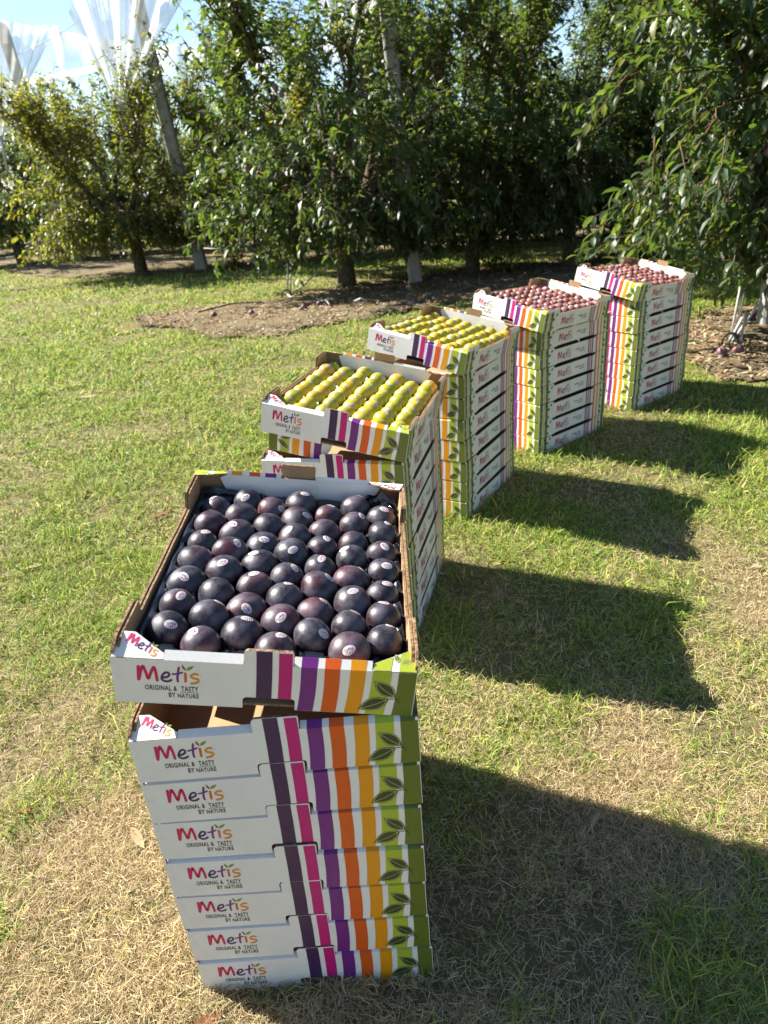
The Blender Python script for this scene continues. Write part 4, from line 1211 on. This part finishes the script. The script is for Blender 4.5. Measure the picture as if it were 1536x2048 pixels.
def wire(name, paths, r, m, label, cat, group=None, sides=5):
    P0 = Vector(paths[0][0])
    V, F = tube([([np.array(p) - np.array(P0) for p in pa], [r] * len(pa)) for pa in paths], sides)
    o = obj(name, mesh_data(name, V, F, (m,), smooth=True), loc=P0)
    tag(o, label, cat, group); return o
def sagline(a, b, sag, n=12):
    a = np.array(a, float); b = np.array(b, float)
    return [a + (b - a) * t + np.array([0, 0, -4 * sag * t * (1 - t)]) for t in np.linspace(0, 1, n)]
wire('overhead_cable', [sagline((-6.88, 16.9, 4.0), (-3.13, 12.85, 4.2), .12, 30)], .006, M_WIRE, 'thin cable running from the far left post to the leaning post', 'cable')
wire('overhead_cable', [sagline((-3.13, 12.85, 4.22), (.42, 8.85, 3.85), .10, 30)], .006, M_WIRE, 'thin cable running from the leaning post towards the middle post', 'cable')
wire('irrigation_pipe', [sagline((-2.0, 9.3, .60), (.63, 9.0, .52), .05) + sagline((.64, 9.0, .52), (4, 9.35, .42), .08)[1:] + sagline((4, 9.35, .42), (9, 9.5, .45), .08)[1:]], .014, M_PIPE, 'black drip pipe strung along the middle row of trees', 'pipe', sides=8)
wire('irrigation_pipe', [sagline((-3.98, 12.9, .60), (-.1, 12.9, .52), .06) + sagline((-.1, 12.9, .52), (4, 12.9, .5), .08)[1:]], .014, M_PIPE, 'black drip pipe strung along the left row past the yellowing tree', 'pipe', sides=8)

# hail nets
def net_mat():
    m = bpy.data.materials.new('white_hail_net'); m.use_nodes = True; t = m.node_tree; b = t.nodes['Principled BSDF']
    b.inputs['Base Color'].default_value = (.80, .79, .76, 1); b.inputs['Roughness'].default_value = .7
    a = N(t, 'ShaderNodeAttribute'); a.attribute_name = 'tint'
    nz = noise_out(t, 11, 5, rough=.7)
    ad = N(t, 'ShaderNodeMath'); ad.operation = 'MULTIPLY_ADD'; ad.inputs[1].default_value = .45
    t.links.new(nz, ad.inputs[0]); t.links.new(a.outputs['Fac'], ad.inputs[2])
    tr = N(t, 'ShaderNodeBsdfTranslucent'); tr.inputs['Color'].default_value = (.82, .81, .78, 1)
    m1 = N(t, 'ShaderNodeMixShader'); m1.inputs[0].default_value = .5
    t.links.new(b.outputs[0], m1.inputs[1]); t.links.new(tr.outputs[0], m1.inputs[2])
    tp_ = N(t, 'ShaderNodeBsdfTransparent'); m2 = N(t, 'ShaderNodeMixShader')
    t.links.new(ad.outputs[0], m2.inputs[0]); t.links.new(tp_.outputs[0], m2.inputs[1]); t.links.new(m1.outputs[0], m2.inputs[2])
    t.links.new(m2.outputs[0], t.nodes['Material Output'].inputs['Surface'])
    return m
M_NET = net_mat()
def curtain(name, top, G, label, pleats=26, depth=.10, tail=None, nu=140, nv=26, seed=1, dens=.38):
    """a net gathered from a top edge (polyline) to the tied point G"""
    g = np.random.default_rng(seed); top = [np.array(p, float) for p in top]; G = np.array(G, float)
    seg = len(top) - 1; V = []; T_ = []
    ph = g.uniform(0, 6.28, 4)
    for j in range(nv):
        v = j / (nv - 1)
        for i in range(nu):
            u = i / (nu - 1); k = min(int(u * seg), seg - 1); p = top[k] + (top[k + 1] - top[k]) * (u * seg - k)
            w_ = (1 - v) ** 1.05 + .035
            q = G + (p - G) * np.array([w_, w_, 1 - v])
            fold = math.sin(u * pleats + ph[0] + .6 * math.sin(v * 3 + u * 9)) * .6 + math.sin(u * pleats * 2.3 + ph[1]) * .3
            q = q + np.array([.25 * depth * fold * w_, depth * fold * (.25 + .75 * w_), -.10 * math.sin(v * math.pi) * math.sin(u * math.pi)])
            V.append(q - G)
            T_.append(dens - .10 + .20 * v + .07 * abs(fold) + .25 * max(0, abs(u - .5) * 2 - .93) / .07)
    L = []
    for j in range(nv - 1):
        for i in range(nu - 1): L.append([j * nu + i, j * nu + i + 1, (j + 1) * nu + i + 1, (j + 1) * nu + i])
    L = np.array(L)
    root = empty(name, G)
    obj('net_sheet', fast_mesh('net_sheet', np.array(V), L.ravel(), np.arange(len(L)) * 4, np.full(len(L), 4), (M_NET,), {'tint': np.array(T_)}, smooth=True), root)
    if tail is not None:
        Vt, F = tube([([np.array((0, 0, .04)), np.array((.02, 0, -.15)), np.array(tail) - G], [.05, .035, .025])], 8)
        obj('tied_end', mesh_data('tied_end', Vt, F, (M_ROPE,), smooth=True), root)
    tag(root, label, 'net', 'gathered hail nets'); return root
M_ROPE = mat('twisted_net_rope', (.5, .5, .48), .9, .1, lambda t, n, b: t.links.new(ramp(t, noise_out(t, 40, 4), [(.3, (.30, .30, .29)), (.7, (.6, .6, .58))]), b.inputs['Base Color']))
curtain('hail_net', [(-4.12, 12.75, 3.82), (-3.5, 12.6, 4.30), (-2.85, 12.5, 4.50), (-1.75, 12.4, 4.45)], (-3.64, 12.6, 2.50), 'white hail net gathered to a point above the yellowing tree', tail=(-3.80, 12.6, 1.75))
curtain('hail_net', [(-8.4, 16.9, 4.5), (-7.0, 16.8, 4.66), (-6.3, 16.6, 4.44), (-5.70, 16.5, 4.38)], (-7.35, 16.5, 2.55), 'white hail net gathered beside the far left post', seed=4, tail=(-7.4, 16.5, 1.9))
curtain('hail_net', [(-.75, 8.95, 3.8), (-.2, 8.9, 4.0), (.35, 8.85, 3.95), (1.0, 8.75, 3.8)], (.02, 9.0, 2.45), 'white hail net hanging behind the shoots of the tall green tree', seed=6, tail=(.0, 9.0, 1.9))
def net_roll(a, b, sag, label, seed, width=.55):
    """net bunched along its wire with a loose hem hanging down"""
    g = np.random.default_rng(seed); a = np.array(a, float); b = np.array(b, float); nu, nv = 120, 9; V = []; T_ = []
    for j in range(nv):
        v = j / (nv - 1)
        for i in range(nu):
            u = i / (nu - 1); p = a + (b - a) * u + np.array([0, 0, -4 * sag * u * (1 - u)])
            h = width * (.35 + .65 * fbm(np.array(u * 5 + seed), np.array(.5), 2))
            p = p + np.array([.05 * math.sin(u * 90 + v * 2), .10 * math.sin(v * 3.0) + .05 * math.sin(u * 60), -h * v])
            V.append(p - a); T_.append(.50 - .42 * v + .04 * math.sin(u * 70) * v)
    L = np.array([[j * nu + i, j * nu + i + 1, (j + 1) * nu + i + 1, (j + 1) * nu + i] for j in range(nv - 1) for i in range(nu - 1)])
    o = obj('net_hem', fast_mesh('net_hem', np.array(V), L.ravel(), np.arange(len(L)) * 4, np.full(len(L), 4), (M_NET,), {'tint': np.array(T_)}, smooth=True), loc=a)
    tag(o, label, 'net', 'hail nets bunched along their wires'); return o
net_roll((-5.87, 16.5, 4.36), (.8, 16.7, 4.0), .35, 'white net bunched along a wire between the far left post and the trees', 2, 1.0)
net_roll((-12, 21, 4.3), (-4.3, 21, 4.7), .3, 'pale net bunched on a wire over the far left rows', 5, .35)
net_roll((.45, 12.8, 4.3), (9, 13.0, 4.3), .3, 'white net along a wire above the shaded third row', 8, .4)

# row end anchors: pale rods and wires
M_ROD = mat('pale_rod', (.5, .48, .44), .55, .4, lambda t, n, b: t.links.new(ramp(t, noise_out(t, 12, 4), [(.3, (.36, .34, .31)), (.7, (.58, .56, .52))]), b.inputs['Base Color']))
def anchor(base, rods, label, r=.011):
    root = empty('guy_anchor', base)
    for a, b in rods:
        V, F = tube([(sagline(np.array(a) - np.array(base), np.array(b) - np.array(base), .01, 5), [r] * 5)], 6)
        obj('rod', mesh_data('rod', V, F, (M_ROD,), smooth=True), root)
    ring = [np.array([.055 * math.cos(t), .0, .05 + .055 * math.sin(t)]) for t in np.linspace(-.4, 3.6, 12)]
    V, F = tube([(ring, [.010] * 12)], 6); obj('ground_ring', mesh_data('ground_ring', V, F, (M_BARK,), smooth=True), root)
    tag(root, label, 'anchor', 'row end anchors')
anchor((-.97, 8.70, 0), [((-.96, 8.70, .02), (-.86, 8.85, .95)), ((-.93, 8.70, .02), (-.80, 8.9, .95)), ((-.95, 8.7, .03), (-.57, 8.75, .27)), ((-.97, 8.7, .06), (-.80, 8.4, .005))], 'pale guy rods anchored in the mulch in front of the mossy trunk')
anchor((2.50, 4.72, 0), [((2.50, 4.72, .0), (2.80, 5.15, 1.5)), ((2.53, 4.72, .0), (2.84, 5.15, 1.5)), ((2.46, 4.70, .0), (2.58, 4.75, .20)), ((2.56, 4.70, .0), (2.62, 4.78, .22)), ((2.52, 4.74, .03), (2.75, 4.85, .30))], 'pale guy rods anchored at the right edge beside the farthest stack', .009)

# ------------------------------------------------------------------ small things on the ground
def dead_leaf(name, loc, L, Wd, rz, m, label, curl=.3):
    nu, nv = 9, 5; V = []
    for i in range(nu):
        u = i / (nu - 1); hw = Wd * .5 * math.sin(math.pi * min(max(u, .03), .985)) ** .7
        for j in range(nv):
            v = j / (nv - 1) * 2 - 1
            V.append((L * (u - .5), hw * v, .006 + .02 * L * 10 * curl * (abs(v) ** 2 * .35 + .3 * math.sin(u * 5))))
    F = [[i * nv + j, i * nv + j + 1, (i + 1) * nv + j + 1, (i + 1) * nv + j] for i in range(nu - 1) for j in range(nv - 1)]
    n = len(V); V += [(x, y, z - .0012) for x, y, z in V]; F += [[n + q for q in f[::-1]] for f in F]
    o = obj(name, mesh_data(name, V, F, (m,), smooth=True), loc=loc); o.rotation_euler = (random.uniform(-.2, .2), random.uniform(-.15, .15), rz)
    tag(o, label, 'leaf', 'dead leaves on the grass'); return o
def dl(c): return mat('dead_leaf', c, .75, .2, lambda t, n, b: t.links.new(ramp(t, noise_out(t, 50, 4), [(.3, tuple(x * .7 for x in c)), (.7, c)]), b.inputs['Base Color']))
M_DL1, M_DL2, M_DL3 = dl((.36, .25, .13)), dl((.24, .10, .045)), dl((.42, .33, .20))
for (x, y, L, Wd, rz, m, lab) in [
    (-1.40, 2.97, .17, .035, 1.75, M_DL1, 'long tan leaf lying on the grass left of the stacks'),
    (-.96, 2.68, .15, .035, .8, M_DL2, 'rusty brown curled leaf on the grass behind the nearest carton'),
    (.389, .987, .085, .014, .95, M_DL3, 'pale straw coloured leaf in the nearest shadow'),
    (-.586, 1.035, .085, .028, -.9, M_DL1, 'tan leaf blade beside the left edge of the nearest stack'),
    (1.208, 1.90, .045, .036, .3, M_DL3, 'small round pale leaf at the right edge of the grass'),
    (-.864, 1.13, .060, .028, .1, M_DL2, 'brown dry leaf at the left edge of the straw'),
    (-.365, .66, .070, .030, .5, M_DL2, 'dark red brown leaf at the foot of the nearest stack'),
    (-2.01, 4.76, .16, .06, .4, M_DL3, 'pale leaf on the green grass far left'),
    (-1.35, 2.30, .10, .03, .2, M_DL1, 'tan leaf on the grass left of the dark plums'),
    (.174, 2.012, .075, .025, -.3, M_DL3, 'pale leaf in the shadow beside the second nearest stack')]:
    dead_leaf('dead_leaf', (x, y, .010), L * .8, Wd * .7, rz, m, lab)
fp = [fruit_mesh('fallen_plum', .038, .9, M_TREEP, 70 + k, 14, 9) for k in range(2)]
for i, (x, y, lab) in enumerate([(-1.65, 7.59, 'fallen dark plum on the bare patch, leftmost'), (-1.23, 7.50, 'fallen dark plum on the bare patch, second from left'),
        (-.68, 7.60, 'fallen dark plum below the guy rods'), (-.52, 7.75, 'fallen plum on the mulch right of the guy rods'), (.50, 7.45, 'fallen plum on the mulch before the concrete post'),
        (2.30, 4.42, 'fallen plum on the mulch right of the farthest stack'), (2.42, 4.45, 'fallen pinkish plum beside the right guy rods'), (3.0, 5.4, 'fallen pale plum at the far right edge')]):
    o = obj('fallen_plum', fp[i % 2], loc=(x, y, .055)); o.rotation_euler = (i, i * 1.3, i * .7); tag(o, lab, 'plum', 'plums fallen on the ground')
for i, (a, b, r, lab) in enumerate([((-.55, 7.9), (-.40, 7.55), .012, 'broken grey stick on the mulch by the guy rods'), ((-.15, 7.75), (-.02, 7.60), .010, 'short pale stick on the mulch left of middle carton stacks'),
        ((-1.9, 7.9), (-1.2, 8.15), .010, 'thin dark stick along the back of the bare patch'), ((.2, 8.6), (.75, 8.35), .014, 'curved dead branch lying before the concrete post')]):
    A = np.array([a[0], a[1], .05]); B = np.array([b[0], b[1], .07]); mid = (A + B) / 2 + np.array([.03, .02, .03])
    V, F = tube([([A * 0, mid - A, B - A], [r, r * .9, r * .6])], 6)
    o = obj('stick', mesh_data('stick', V, F, (M_ROD if i in (0, 1) else M_BARK,), smooth=True), loc=A); tag(o, lab, 'stick', 'sticks on the mulch')
# low weeds at the foot of the trees
def weed(loc, n, h, sp, label, seed, m):
    g = np.random.default_rng(seed); P = g.normal(0, sp, (n, 3)); P[:, 2] = np.abs(g.normal(.3, .25, n)) * h
    az = g.uniform(0, 6.28, n); el = g.normal(.7, .4, n)
    Dv = np.stack([np.cos(az) * np.cos(el), np.sin(az) * np.cos(el), np.sin(el)], -1)
    Nv = np.stack([-np.cos(az) * np.sin(el), -np.sin(az) * np.sin(el), np.cos(el)], -1)
    root = empty('weed', loc)
    stems = [([np.array([0, 0, -.02]), np.array([p[0] * .4, p[1] * .4, p[2] * .6]), p], [.004, .003, .002]) for p in P[::6]]
    V, F = tube(stems, 4); obj('stems', mesh_data('stems', V, F, (M_TWIG,)), root)
    c = obj('foliage', leaf_mesh('foliage', P, Dv, Nv, g.uniform(.05, .12, n), np.clip(g.normal(.6, .2, n), 0, .95), m, False), root); c['kind'] = 'stuff'
    tag(root, label, 'weed', 'weeds at the foot of the trees')
weed((1.75, 9.3, 0), 220, .45, .16, 'bright green weed beside the trunk behind the middle stack', 1, M_LEAF)
weed((-2.2, 12.6, 0), 200, .5, .16, 'dry tan weed at the foot of the leaning post', 2, M_LEAFY)
weed((-.4, 13.6, 0), 300, .8, .3, 'leafy green shoots low behind the tall tree', 3, M_LEAF)
weed((2.1, 12.2, 0), 300, .6, .3, 'leafy green shoots low between the shaded trunks', 4, M_LEAF)
